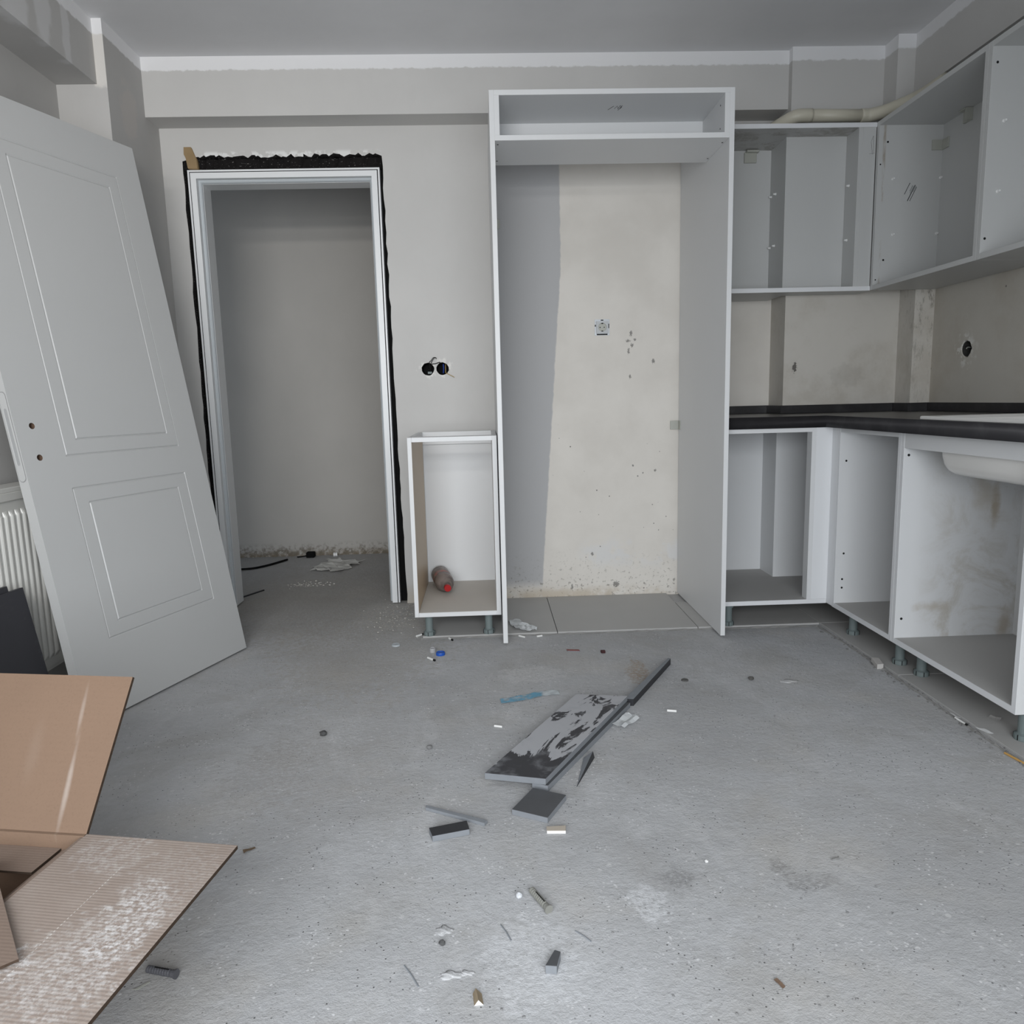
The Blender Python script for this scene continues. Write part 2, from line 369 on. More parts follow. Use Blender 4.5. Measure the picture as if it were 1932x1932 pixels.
def under_mat():
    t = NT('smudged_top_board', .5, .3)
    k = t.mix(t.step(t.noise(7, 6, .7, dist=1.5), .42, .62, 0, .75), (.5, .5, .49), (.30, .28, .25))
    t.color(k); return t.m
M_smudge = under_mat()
M_black_top = NT('black_worktop', .35, .45)
_k = M_black_top.mix(M_black_top.step(M_black_top.noise(9, 6, .7), .45, .75, 0, .35), (.022, .021, .023), (.075, .073, .075)); M_black_top.color(_k); M_black_top = M_black_top.m
M_paint = flat('satin_white_paint', (0.485, 0.49, 0.488), .38, .45, .03, 3)
M_frame = flat('frame_white', (0.76, 0.775, 0.785), .35, .45, .03, 3)
M_gasket = flat('grey_blue_gasket', (0.52, 0.555, 0.58), .35, .5, .03)
M_dark = flat('dark_hole', (0.012, 0.012, 0.012), .8, .2)
M_rad = flat('cream_enamel', (0.74, 0.735, 0.70), .35, .5, .03)
M_leg = flat('grey_green_plastic', (0.165, 0.20, 0.20), .45, .4, .1)
M_pvc = flat('cream_pvc', (0.60, 0.57, 0.47), .4, .4, .08)
M_ceramic = flat('white_sink', (0.76, 0.75, 0.725), .25, .5, .03)
M_wood = flat('raw_wood', (0.34, 0.24, 0.13), .8, .2, .3, 25)
M_brown_hole = flat('chipboard_hole', (0.16, 0.105, 0.075), .9, .1, .3, 30)
M_plastic = flat('white_plastic', (0.82, 0.82, 0.81), .4, .4)
M_bracket = flat('grey_white_plastic', (0.44, 0.445, 0.40), .45, .4)
M_galv = flat('galvanised_plate', (0.42, 0.44, 0.46), .35, .5, .2, 30, .4)
M_tile = flat('grey_floor_tile', (0.44, 0.435, 0.425), .55, .3, .12, 5)
M_grout = flat('pale_grout', (0.30, 0.295, 0.285), .9, .1, .3, 40)
M_ink = flat('pencil_mark', (0.06, 0.06, 0.06), .8, .1)

# ------------------------------------------------------------------ setting
YW, YH, ZC = 3.4978, 4.7189, 2.3958
XL, XR, YB, ZB = -1.572, 1.9342, 3.3667, 2.162
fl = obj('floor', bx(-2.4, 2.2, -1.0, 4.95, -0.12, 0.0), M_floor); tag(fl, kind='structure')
cl = obj('ceiling', bx(-1.75, 2.15, -1.0, YW, ZC, ZC + .12), M_ceil); tag(cl, kind='structure')
# back wall with the ragged doorway and two round sockets
def ragged(a, b, n, j):
    return [(a[0] + (b[0] - a[0]) * i / n + (random.uniform(-j, j) if 0 < i < n else 0), a[1] + (b[1] - a[1]) * i / n + (random.uniform(-j, j) if 0 < i < n else 0)) for i in range(n)]
door_edge = ragged((-1.297, 0.0), (-1.295, 2.026), 40, .003) + ragged((-1.295, 2.026), (-1.225, 2.044), 4, .004) + ragged((-1.225, 2.044), (-.428, 2.044), 60, .008) + ragged((-.425, 2.038), (-.404, 0.0), 44, .0035) + [(-.404, 0.0)]
outline = [(-1.75, 0), ] + door_edge + [(2.15, 0), (2.15, ZC), (-1.75, ZC)]
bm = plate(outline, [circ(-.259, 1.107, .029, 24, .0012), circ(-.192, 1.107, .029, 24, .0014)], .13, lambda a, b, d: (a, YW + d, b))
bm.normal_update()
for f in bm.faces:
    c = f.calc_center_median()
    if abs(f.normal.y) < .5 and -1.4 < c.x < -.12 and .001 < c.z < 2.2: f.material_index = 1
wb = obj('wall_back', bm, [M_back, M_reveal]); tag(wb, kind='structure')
tag(obj('trim_1', bx(XL, 1.336, YB, YW + .0, ZB, ZC), M_beam), kind='structure')                       # beam along the back wall
tag(obj('trim_2', bx(1.336, 1.848, 3.3313, YW, 0.0, ZC), M_splash), kind='structure')                  # chase
tag(obj('trim_3', bx(1.848, XR, 3.2099, YW, 0.0, 2.13), M_splash), kind='structure')                   # corner column
bm = bmesh.new(); box(bm, 1.7314, XR, 3.229, YW, 2.13, ZC); box(bm, 1.806, XR, -.75, 3.229, 2.165, ZC)
tag(obj('trim_4', bm, M_beam), kind='structure')                                                         # beam along the right wall
bm = plate([(-.95, 0), (3.63, 0), (3.63, ZC), (-.95, ZC)], [circ(2.977, 1.116, .034, 22, .004)], .14, lambda a, b, d: (XR + d, a, b))
tag(obj('wall_right', bm, M_right), kind='structure')
tag(obj('wall_left', bx(-1.75, XL, -.95, YW, 0, ZC), M_left), kind='structure')
tag(obj('trim_5', bx(XL, -1.3838, 3.0508, YW, 0, ZC), M_left), kind='structure')                        # left corner column
tag(obj('trim_6', bx(XL, -1.4207, -.75, 3.0508, 2.1673, ZC), M_left), kind='structure')                 # beam along the left wall
# wall behind the camera with its window
bm = plate([(-1.75, 0), (2.15, 0), (2.15, ZC), (-1.75, ZC)], [[(WX0, .3), (WX1, .3), (WX1, 2.03), (WX0, 2.03)]], .2, lambda a, b, d: (a, -.75 - d, b))
tag(obj('wall_front', bm, M_beam), kind='structure')
w1 = bpy.data.objects.new('window_1', None); COL.objects.link(w1); tag(w1, kind='structure'); OFF[w1.name] = Vector((0, 0, 0))
for a in ((WX0, WX1, .3, .33), (WX0, WX1, 2.0, 2.03), (WX0, WX1, 1.53, 1.58), (WX0, WX1, 1.70, 1.90), (WX0, WX0 + .03, .33, 2.0), (WX1 - .03, WX1, .33, 2.0)):
    obj('window_frame', bx(a[0], a[1], -.79, -.76, a[2], a[3]), M_frame, w1)
# hall beyond the doorway
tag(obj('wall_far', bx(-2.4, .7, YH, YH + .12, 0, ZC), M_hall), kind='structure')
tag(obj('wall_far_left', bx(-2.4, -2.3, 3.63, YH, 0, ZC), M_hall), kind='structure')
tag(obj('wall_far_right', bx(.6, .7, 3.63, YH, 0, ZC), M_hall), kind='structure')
tag(obj('ceiling', bx(-2.4, .7, 3.628, YH, ZC, ZC + .12), M_ceil), kind='structure')
# tiles under the kitchen run, parts of the floor
def tile(x0, x1, y0, y1): obj('tile', bx(x0 + .0015, x1 - .0015, y0 + .0015, y1 - .0015, 0.0002, .008, bev=.0008), M_tile, fl)
for a, b in ((-.285, .27), (.27, .855), (.855, 1.366)): tile(a, b, 2.945, 3.329 if a > .8 else YW)
tile(1.366, 1.846, 2.945, 3.329)
for a, b in ((2.35, 2.945), (1.75, 2.35), (1.15, 1.75)): tile(1.366, 1.932, a, b)
def ridge(pts, w, h):
    bm = bmesh.new(); L = []
    for i in range(len(pts) - 1):
        n = max(2, int((Vector(pts[i + 1]) - Vector(pts[i])).length / .02))
        for k in range(n): L.append(Vector(pts[i]).lerp(Vector(pts[i + 1]), k / n))
    L.append(Vector(pts[-1])); prev = None
    for i, p in enumerate(L):
        d = (L[min(i + 1, len(L) - 1)] - L[max(0, i - 1)]).normalized(); nn = Vector((-d.y, d.x))
        ww = w * random.uniform(.5, 1.3); hh = h * random.uniform(.4, 1.0)
        row = [bm.verts.new((p.x + nn.x * s * ww, p.y + nn.y * s * ww, z)) for s, z in ((-1, .0003), (0, hh), (1, .0003))]
        if prev:
            for j in range(2): bm.faces.new((prev[j], prev[j + 1], row[j + 1], row[j]))
        prev = row
    return bm
obj('grout_ridge', ridge([(-.29, 2.936), (.9, 2.936), (1.35, 2.925), (1.357, 2.70), (1.356, 1.15)], .007, .006), M_grout, fl)
def lump(x, y, rx, ry, h, mat_=None):
    bm = bmesh.new(); bmesh.ops.create_icosphere(bm, subdivisions=3, radius=1.0)
    for v in bm.verts:
        k = 1 + .35 * math.sin(5 * v.co.x + 3 * v.co.y + x * 40) * math.cos(4 * v.co.y)
        v.co = Vector((x + v.co.x * rx * k, y + v.co.y * ry * k, max(0.0, v.co.z * h * k) - .0004))
    return bm
for a in ((-.105, 1.235, .016, .012, .0035), (-.087, 1.127, .020, .009, .0035), (.99, 2.35, .03, .014, .004), (-.06, 1.13, .012, .006, .0025)):
    obj('mortar_lump', lump(*a), M_floor, fl, True)

# ------------------------------------------------------------------ door frame in the doorway
d1 = bpy.data.objects.new('door_1', None); COL.objects.link(d1); d1.location = (-.857, YW, 0); tag(d1, kind='structure'); OFF[d1.name] = Vector((-.857, YW, 0))
FX0, FX1, FZ = -1.2766, -.4374, 1.9885
prof = [(0, .0), (.0075, .0), (.0075, .012), (.0115, .012), (.0115, -.002), (.036, -.002), (.036, .040), (.050, .040), (.050, .133), (0, .133)]
def sweep(prof_, a, b):
    bm = bmesh.new(); ra = [bm.verts.new(a(w, d)) for w, d in prof_]; rb = [bm.verts.new(b(w, d)) for w, d in prof_]
    n = len(prof_)
    for i in range(n): bm.faces.new((ra[i], ra[(i + 1) % n], rb[(i + 1) % n], rb[i]))
    bm.faces.new(ra[::-1]); bm.faces.new(rb); return bm
JL0 = lambda w, d: (FX0 + w, YW - .004 + d, .006); JL1 = lambda w, d: (FX0 + w, YW - .004 + d, FZ - w)
JR0 = lambda w, d: (FX1 - w, YW - .004 + d, .006); JR1 = lambda w, d: (FX1 - w, YW - .004 + d, FZ - w)
obj('jamb', sweep(prof, JL0, JL1), M_frame, d1); obj('head', sweep(prof, JL1, JR1), M_frame, d1); obj('jamb', sweep(prof, JR0, JR1), M_frame, d1)
gp = [(.036, .028), (.043, .026), (.047, .030), (.049, .036), (.049, .0405), (.036, .0405)]
obj('gasket', sweep(gp, JL0, JL1), M_gasket, d1); obj('gasket', sweep(gp, JL1, JR1), M_gasket, d1); obj('gasket', sweep(gp, JR0, JR1), M_gasket, d1)
gpr = [(.0077, .002), (.0113, .002), (.0113, .011), (.0077, .011)]
obj('seal_strip', sweep(gpr, JL0, JL1), M_black, d1); obj('seal_strip', sweep(gpr, JL1, JR1), M_black, d1); obj('seal_strip', sweep(gpr, JR0, JR1), M_black, d1)
obj('gap_filler', bx(FX0 - .022, FX0 - .001, YW + .035, YW + .11, .004, 1.99), M_black, d1)
obj('gap_filler', bx(FX1 + .001, FX1 + .030, YW + .035, YW + .11, .004, 1.99), M_black, d1)
bm = bmesh.new()
box(bm, FX0 - .017, FX1 + .012, YW + .022, YW + .11, FZ + .001, FZ + .050)
bmesh.ops.subdivide_edges(bm, edges=[e for e in bm.edges if abs(e.verts[0].co.x - e.verts[1].co.x) > .3], cuts=60)
for v in bm.verts:
    if v.co.y < YW + .03: v.co.y += random.uniform(-.008, .010)
obj('gap_filler', bm, M_reveal, d1)
# wooden wedge stuck over the frame corner
bm = plate([(-1.279, 2.080), (-1.249, 2.080), (-1.231, 2.031), (-1.228, 1.992), (-1.268, 1.992), (-1.274, 2.035), (-1.281, 2.05)], [], .05, lambda a, b, d: (a, YW - .016 + d, b))
tag(obj('wooden_wedge', bm, M_wood, loc=(-1.25, YW, 1.99)), 'raw wooden wedge stuck above the left corner of the door frame', 'wedge')

# ------------------------------------------------------------------ the unhung door leaf leaning on the left
BL = Vector((-1.22634603, 2.17793687, 0.008)); LU = Vector((0.32984221, 0.94403608, 0)).normalized(); LV = Vector((-0.15965874, 0.05578409, 0.98559486)).normalized(); LN = LU.cross(LV).normalized()
LW, LH, LT = .7485, 1.9407, .036
leaf = thing('door_leaf', 'white panelled door leaf unhung, leaning against the left wall column', 'door', BL)
leaf_rings = [(.148, .824, .634, 1.803), (.199, .874, .588, 1.756), (.143, .234, .631, .72), (.191, .281, .583, .670)]
def leaf_pt(s, t, d): return BL + LU * s + LV * t + LN * d
def leaf_mesh():
    g, dep = .0036, .0032
    sx, tz = {0.0, LW}, {0.0, LH}
    for a, b, c, d in leaf_rings:
        for q in (a, c): sx |= {q - g, q, q + g}
        for q in (b, d): tz |= {q - g, q, q + g}
    sx = sorted(sx); tz = sorted(tz)
    def depth(s, t):
        for a, b, c, d in leaf_rings:
            if (min(abs(s - a), abs(s - c)) < 1e-6 and b - 1e-6 <= t <= d + 1e-6) or (min(abs(t - b), abs(t - d)) < 1e-6 and a - 1e-6 <= s <= c + 1e-6): return -dep
        return 0.0
    bm = bmesh.new()
    V = [[bm.verts.new(leaf_pt(s, t, depth(s, t))) for t in tz] for s in sx]
    for i in range(len(sx) - 1):
        for j in range(len(tz) - 1): bm.faces.new((V[i][j], V[i + 1][j], V[i + 1][j + 1], V[i][j + 1]))
    back = [bm.verts.new(leaf_pt(s, t, -LT)) for s, t in ((0, 0), (LW, 0), (LW, LH), (0, LH))]
    bm.faces.new(back)
    nS, nT = len(sx) - 1, len(tz) - 1
    bm.faces.new([V[i][0] for i in range(nS + 1)] + [back[1], back[0]]); bm.faces.new([V[i][nT] for i in range(nS, -1, -1)] + [back[3], back[2]])
    bm.faces.new([V[0][j] for j in range(nT, -1, -1)] + [back[0], back[3]]); bm.faces.new([V[nS][j] for j in range(nT + 1)] + [back[2], back[1]])
    return bm
lp = obj('door_panel', leaf_mesh(), [M_paint, M_brown_hole], leaf)
def cut(o, cb, mi=None):
    """subtract a world-space bmesh from mesh object o"""
    c = obj('cutter', cb, [M_brown_hole], None)
    c.data.materials.clear(); c.data.materials.append(M_brown_hole)
    c.location = -OFF[o.name]; 
    tmp = bpy.data.objects.new('tmp', o.data.copy()); COL.objects.link(tmp)
    md = tmp.modifiers.new('b', 'BOOLEAN'); md.operation = 'DIFFERENCE'; md.object = c; md.solver = 'EXACT'
    try: md.material_mode = 'TRANSFER'
    except Exception: pass
    dg = bpy.context.evaluated_depsgraph_get(); me = bpy.data.meshes.new_from_object(tmp.evaluated_get(dg))
    o.data = me; bpy.data.objects.remove(tmp); bpy.data.objects.remove(c)
for (s, t) in ((.056, .921), (.056, .825)):
    cut(lp, cyl(leaf_pt(s, t, .02), leaf_pt(s, t, -.022), .0095, seg=20))
# lock faceplate on the leaf's near edge
def obround(ha, hb, n=8):
    P = []
    for k in range(n + 1): P.append((hb * math.cos(math.pi * k / n), ha - hb + hb * math.sin(math.pi * k / n)))
    for k in range(n + 1): P.append((-hb * math.cos(math.pi * k / n), -(ha - hb) - hb * math.sin(math.pi * k / n)))
    return P
edge_map = lambda off: (lambda a, b, d: leaf_pt(-.0012 + d + off, .893 + b, -LT / 2 + a))
fp = obj('lock_faceplate', plate(obround(.132, .012), [obround(.085, .0066)], .0024, edge_map(-.0008)), M_paint, leaf)
obj('lock_slot', plate(obround(.085, .0066), [], .0010, edge_map(.0000)), flat('grey_zinc', (.36, .365, .37), .4, .4), fp)
obj('faceplate_gap', plate(obround(.1345, .0138), [obround(.132, .012)], .0010, edge_map(-.0001)), flat('shadow_gap', (.30, .30, .30), .8, .1), fp)

# ------------------------------------------------------------------ tall cabinet round the niche
TX0, TX1, TY, TZ, T = .0442, .9257, 2.8175, 2.0425, .018
tall = thing('tall_cabinet', 'tall white open cabinet surround with a shallow top box, bridging the wall niche', 'cabinet', (.485, 3.15, .01))
obj('side_panel', bx(TX0, TX0 + T, TY, YW - .003, .010, TZ, bev=.0006), M_white, tall)
obj('side_panel', bx(TX1 - T, TX1, TY, YW - .003, .010, TZ, bev=.0006), M_white, tall)
xi0, xi1, TB = TX0 + T, TX1 - T, 3.1031
obj('top_board', bx(xi0, xi1, TY, TB, TZ - T, TZ, bev=.0006), M_white, tall)
obj('shelf_board', bx(xi0, xi1, TY, TB, 1.8735, 1.8735 + T, bev=.0006), M_white, tall)
obj('box_side', bx(xi0, xi0 + T, TY, TB, 1.8735 + T, TZ - T, bev=.0006), M_white, tall)
obj('box_side', bx(xi1 - T, xi1, TY, TB, 1.8735 + T, TZ - T, bev=.0006), M_white, tall)
obj('back_panel', bx(xi0 + T, xi1 - T, TB - .007, TB - .001, 1.8735 + T, TZ - T), M_white, tall)
def dots(pts, axis, parent, r=.003, mat_=None, name='screw_hole'):
    first = None; ax = Vector(axis)
    for p in pts:
        p = Vector(p)
        if first is None: first = obj(name, cyl(p, p + ax * .0006, r, seg=10), mat_ or M_dark, parent); p0 = p
        else: copy_to(first, p - p0)
dots([(.073, 2.861, 1.8735), (.073, 3.048, 1.8735), (.899, 2.872, 1.8735), (.899, 3.054, 1.8735)], (0, 0, -1), tall, .0035)
dots([(.8897, 2.87, 2.0), (.8897, 2.87, 1.92)], (-1, 0, 0), tall, .003)
def strokes(name, polys, parent, r=.0007, label=None):
    bm = bmesh.new()
    for p in polys: join(bm, tube(p, r, 5, 1))
    o = obj(name, bm, M_ink, parent)
    if label: o['label'] = label
zt = TZ - T - .0004
strokes('pencil_scribble', [[(.492, 2.965, zt), (.508, 2.93, zt)], [(.515, 2.955, zt), (.522, 2.928, zt), (.528, 2.955, zt)], [(.528, 2.955, zt), (.532, 2.925, zt), (.540, 2.94, zt), (.530, 2.97, zt)], [(.540, 2.925, zt), (.535, 2.95, zt)]], tall, label='dark pencil scribble under the top board')
for (a, b, c, d) in ((xi0, xi0 + .026, 1.72, 1.761), (xi1 - .040, xi1, .801, .842), (xi0, xi0 + .015, .675, .715)):
    bm = bmesh.new(); box(bm, a, b, YW - .008, YW - .003, c, d, .001)
    if a == xi0: box(bm, a, a + .003, YW - .03, YW - .003, c, d, .0005)
    else: box(bm, b - .003, b, YW - .04, YW - .003, c, d, .0005)
    obj('wall_bracket', bm, M_bracket, tall)
dots([(xi0 + .0015, 3.40, .16)], (1, 0, 0), tall, .006)

# ------------------------------------------------------------------ cabinet legs
def leg_bm(x, y, z1):
    bm = bmesh.new(); h = z1 - .008
    lathe_into(bm, Vector((x, y, .008)), Vector((0, 0, h)), [(0, .0225), (.02, .0235), (.17, .0235), (.20, .018), (.22, .0155), (.83, .0155), (.84, .021), (.97, .021), (.99, .019), (1, .019)], 20)
    for k in range(6):
        a = k * math.pi / 3 + .35
        cx, cy = x + .0232 * math.cos(a), y + .0232 * math.sin(a)
        b = bx(-.0012, .0012, -.001, .001, .0095, .0245)
        for v in b.verts:
            v.co = Vector((cx + v.co.y * math.cos(a) - v.co.x * math.sin(a), cy + v.co.y * math.sin(a) + v.co.x * math.cos(a), v.co.z))
        join(bm, b, 1)
    return bm
LEG0 = None
def leg(x, y, z1, parent):
    o = obj('leg', leg_bm(x, y, z1), [M_leg, M_dark], parent, False)
    return o
# ------------------------------------------------------------------ small base cabinet left of the tall one
SX0, SX1, SY, SZ0, SZ1 = -.3079, .0402, 2.9062, .1006, .8219
sm = thing('base_cabinet', 'narrow white open base cabinet on grey legs holding a bottle', 'cabinet', (-.134, 3.17, .008), 'open base cabinets')
obj('side_panel', bx(SX0, SX0 + .0165, SY, 3.438, SZ0, SZ1, bev=.0006), [M_white], sm)
obj('side_lining', bx(SX0 + .0165, SX0 + .0168, SY + .002, 3.41, SZ0 + T, SZ1 - T - .001), M_beige, sm)['label'] = 'beige brown inner face'
obj('side_panel', bx(SX1 - T, SX1, SY, 3.438, SZ0, SZ1, bev=.0006), M_white, sm)
obj('bottom_board', bx(SX0 + .0168, SX1 - T, SY, 3.43, SZ0, SZ0 + T - .0005, bev=.0006), M_white, sm)
obj('dust_layer', bx(SX0 + .018, SX1 - T - .001, SY + .003, 3.429, SZ0 + T - .0005, SZ0 + T), M_dusty, sm)['label'] = 'beige dust on the bottom board'
obj('front_rail', bx(SX0 + .0168, SX1 - T, SY, SY + .07, SZ1 - T, SZ1, bev=.0006), M_white, sm)
obj('back_rail', bx(SX0 + .0168, SX1 - T, 3.412, 3.43, .765, SZ1, bev=.0006), M_white, sm)
obj('back_panel', bx(SX0 + .0168, SX1 - T, 3.43, 3.436, SZ0, .80), M_white, sm)
for (x, y) in ((-.257, 2.966), (-.012, 2.968), (-.257, 3.39), (-.012, 3.39)): leg(x, y, SZ0, sm)
# bottle inside it
BZ = SZ0 + T
bt = thing('plastic_bottle', 'dirty clear plastic bottle with red cap lying in the narrow base cabinet', 'bottle', (-.215, 3.28, BZ))
def glassy(name, c, alpha, rough=.25):
    t = NT(name, rough, .5); k = t.mix(t.step(t.noise(14, 5, .65), .4, .65), c, tuple(x * .45 for x in c)); t.color(k)
    t.b.inputs['Transmission Weight'].default_value = alpha; t.b.inputs['IOR'].default_value = 1.15; return t.m
M_bot = glassy('dusty_bottle_plastic', (.36, .30, .275), .35)
ax0 = Vector((-.236, 3.405, BZ + .0432)); ax1 = Vector((-.186, 3.152, BZ + .036)); ax = ax1 - ax0
bm = bmesh.new(); lathe_into(bm, ax0, ax, [(0, .028), (.02, .036), (.06, .042), (.30, .0425), (.34, .041), (.48, .041), (.52, .0425), (.66, .041), (.76, .034), (.86, .022), (.91, .0135), (.96, .0125)], 28)
obj('bottle_body', bm, M_bot, bt, True)
bm = bmesh.new(); lathe_into(bm, ax0 + ax * .93, ax * .075, [(0, .0145), (.1, .0155), (.85, .0155), (1, .0145)], 24)
obj('cap', bm, flat('red_plastic', (.36, .010, .012), .35, .4), bt, False)
bm = bmesh.new(); lathe_into(bm, ax0 + ax * .345, ax * .13, [(0, .0416), (1, .0416)], 28, caps=False)
def lab_mat():
    t = NT('faded_label', .5, .3); t.color(t.mix(t.step(t.noise(45, 4), .45, .6), (.30, .24, .22), (.42, .15, .14))); return t.m
obj('label_band', bm, lab_mat(), bt, True)

# ------------------------------------------------------------------ base cabinets of the corner run
CX, CY, CZ0, CZ1 = 1.379, 2.9222, .0995, .8206
A0 = TX1 + .001
D = thing('base_cabinet', 'white open corner base cabinet between the tall cabinet and the right run', 'cabinet', (1.16, 3.15, .008), 'open base cabinets')
obj('side_panel', bx(A0, A0 + T, CY, 3.488, CZ0, CZ1, bev=.0006), M_white, D)
bm = bmesh.new(); box(bm, A0 + T, 1.379, CY, 3.318, CZ0, CZ0 + T); box(bm, A0 + T, 1.308, 3.318, 3.48, CZ0, CZ0 + T); box(bm, 1.379, 1.84, CY, 3.318, CZ0, CZ0 + T)
obj('bottom_board', bm, M_dusty2, D)
obj('edge_band', bx(A0 + T, 1.377, CY - .0012, CY, CZ0, CZ0 + T), M_edge, D)
obj('back_panel', bx(A0 + T, 1.308, 3.48, 3.488, CZ0 + T, CZ1), M_white, D)
obj('notch_panel', bx(1.308, 1.318, 3.318, 3.488, CZ0 + T, CZ1 - .01), M_white, D)
obj('back_panel', bx(1.318, 1.84, 3.318, 3.326, CZ0 + T, CZ1), M_white, D)
obj('front_rail', bx(A0 + T, 1.2954, CY, CY + .08, CZ1 - T, CZ1 - .001, bev=.0006), M_white, D)
obj('corner_post', bx(1.2954, 1.3134, CY, 2.967, CZ0 + T, CZ1 - .001, bev=.0006), M_white, D)
bm = bmesh.new(); box(bm, 1.3134, CX - .0005, CY, CY + T, CZ0 + T, CZ1 - .001, .0006); box(bm, CX - .0005, CX + .0175, 2.8745, CY + T, CZ0 + .001, CZ1 - .001, .0006)
obj('corner_filler', bm, M_edge, D)
leg(.985, 2.962, CZ0, D); leg(1.22, 3.40, CZ0, D); leg(1.80, 3.25, CZ0, D); leg(.985, 3.42, CZ0, D)
def base_x(label, y0, y1, xb, far_mat, rail, locy):
    t = thing('base_cabinet', label, 'cabinet', (1.62, locy, .008), 'open base cabinets')
    obj('side_panel', bx(CX, xb, y1 - T, y1, CZ0, CZ1, bev=.0006), far_mat, t)
    obj('side_panel', bx(CX, xb, y0, y0 + T, CZ0, CZ1, bev=.0006), M_white, t)
    obj('bottom_board', bx(CX + .001, xb, y0 + T, y1 - T, CZ0, CZ0 + T, bev=.0004), M_dusty2, t)
    obj('edge_band', bx(CX - .0006, CX + .001, y0 + T, y1 - T, CZ0, CZ0 + T), M_edge, t)
    for (a, b) in ((y0, y0 + T), (y1 - T, y1)): obj('edge_band', bx(CX - .0008, CX, a + .0008, b - .0008, CZ0, CZ1 - .001), M_edge, t)
    obj('back_panel', bx(xb - .006, xb, y0 + T, y1 - T, CZ0 + T, CZ1 - .01), M_white, t)
    if rail: obj('front_rail', bx(CX, CX + T, y0 + T, y1 - T, .769, CZ1 - .001, bev=.0006), M_white, t)
    else: obj('front_rail', bx(CX, CX + .08, y0 + T, y1 - T, CZ1 - T, CZ1 - .001, bev=.0006), M_white, t)
    for (x, y) in ((1.428 if not rail else 1.44, y1 - .085), (1.428 if not rail else 1.44, y0 + .025 + (.02 if rail else 0)), (xb - .06, y1 - .085), (xb - .06, y0 + .05)): leg(x, y, CZ0, t)
    return t
E1 = base_x('white open base cabinet of the right run, next to the corner', 2.4287, 2.8735, 1.90, M_white, False, 2.65)
F1 = base_x('white open sink base cabinet with water stained inside panel', 1.8172, 2.4277, 1.80, M_stain, True, 2.12)
dots([(1.405, 2.8555, .69), (1.41, 2.8555, .32), (1.408, 2.8555, .215), (1.408, 2.8555, .18)], (0, -1, 0), E1, .0042)
dots([(1.395, 2.4097, .745), (1.40, 2.4097, .185)], (0, -1, 0), F1, .0045)
# ------------------------------------------------------------------ worktop, upstands, sink
wt = thing('worktop', 'black L shaped worktop with low upstand over the base cabinets', 'worktop', (1.5, 2.9, .8206))
WXf, WYf, WZ0, WZ1 = 1.3435, 2.910, .8206, .8664
SKx0, SKx1, SKy0, SKy1 = 1.392, 1.78, 1.50, 2.292
ol = [(A0 - .0005, WYf), (WXf, WYf), (WXf, 1.45), (XR - .001, 1.45), (XR - .001, 3.208), (1.8465, 3.208), (1.8465, 3.3298), (1.3345, 3.3298), (1.3345, YW - .001), (A0 - .0005, YW - .001)]
def rrect(x0, x1, y0, y1, r, n=5):
    P = []
    for cx, cy, a0 in ((x1 - r, y1 - r, 0), (x0 + r, y1 - r, 90), (x0 + r, y0 + r, 180), (x1 - r, y0 + r, 270)):
        for k in range(n + 1):
            a = math.radians(a0 + 90 * k / n); P.append((cx + r * math.cos(a), cy + r * math.sin(a)))
    return P
bm = plate(ol, [rrect(SKx0, SKx1, SKy0, SKy1, .03)], WZ1 - WZ0, lambda a, b, d: (a, b, WZ0 + d))
obj('worktop_slab', bm, M_black_top, wt)
UZ = .9026; ut = .013
for a in ((A0, 1.3345, YW - .001 - ut, YW - .001), (1.3345 - ut, 1.3345, 3.3298 - ut, YW - .001 - ut), (1.3345, 1.8465 - ut, 3.3298 - ut, 3.3298), (1.8465 - ut, 1.8465, 3.208 - ut, 3.3298 - ut * 0), (1.8465, XR - .001 - ut, 3.208 - ut, 3.208), (XR - .001 - ut, XR - .001, 1.45, 3.208)):
    obj('upstand', bx(*a, WZ1, UZ, bev=.001), M_black_top, wt)
bm = bmesh.new()
sy0, sy1 = 1.47, 2.308
RINGS = [(1.55, 1.62, 1.70, 2.05, .04, .712), (1.418, 1.74, 1.56, 2.25, .05, .705), (1.405, 1.752, 1.545, 2.265, .05, .73), (1.402, 1.757, 1.54, 2.270, .045, .868), (1.386, 1.775, 1.525, 2.285, .045, .8755), (1.365, 1.80, sy0, sy1, .012, .8765), (1.362, 1.803, sy0 - .003, sy1 + .003, .012, .8740), (1.362, 1.803, sy0 - .003, sy1 + .003, .012, .8668),
         (1.398, 1.765, 1.535, 2.284, .05, .8666), (1.398, 1.762, 1.535, 2.278, .055, .80), (1.399, 1.761, 1.536, 2.275, .055, .755), (1.401, 1.759, 1.539, 2.269, .06, .730), (1.406, 1.754, 1.546, 2.258, .06, .713), (1.416, 1.744, 1.558, 2.243, .06, .703), (1.432, 1.73, 1.575, 2.225, .06, .698), (1.50, 1.66, 1.66, 2.12, .05, .696)]
prev = None; first = None
for (x0, x1, y0, y1, r, z) in RINGS:
    ring = [bm.verts.new((p[0], p[1], z)) for p in rrect(x0, x1, y0, y1, r, 6)]
    if prev:
        for k in range(len(ring)): bm.faces.new((prev[k], prev[(k + 1) % len(ring)], ring[(k + 1) % len(ring)], ring[k]))
    else: first = ring
    prev = ring
bm.faces.new(first); bm.faces.new(prev[::-1])
sk = obj('sink', bm, M_ceramic, smooth=False, loc=(1.58, 1.9, .8664)); tag(sk, 'white inset sink in the black worktop at the right edge', 'sink')
for p in sk.data.polygons: p.use_smooth = p.center.z < -.004 and len(p.vertices) == 4
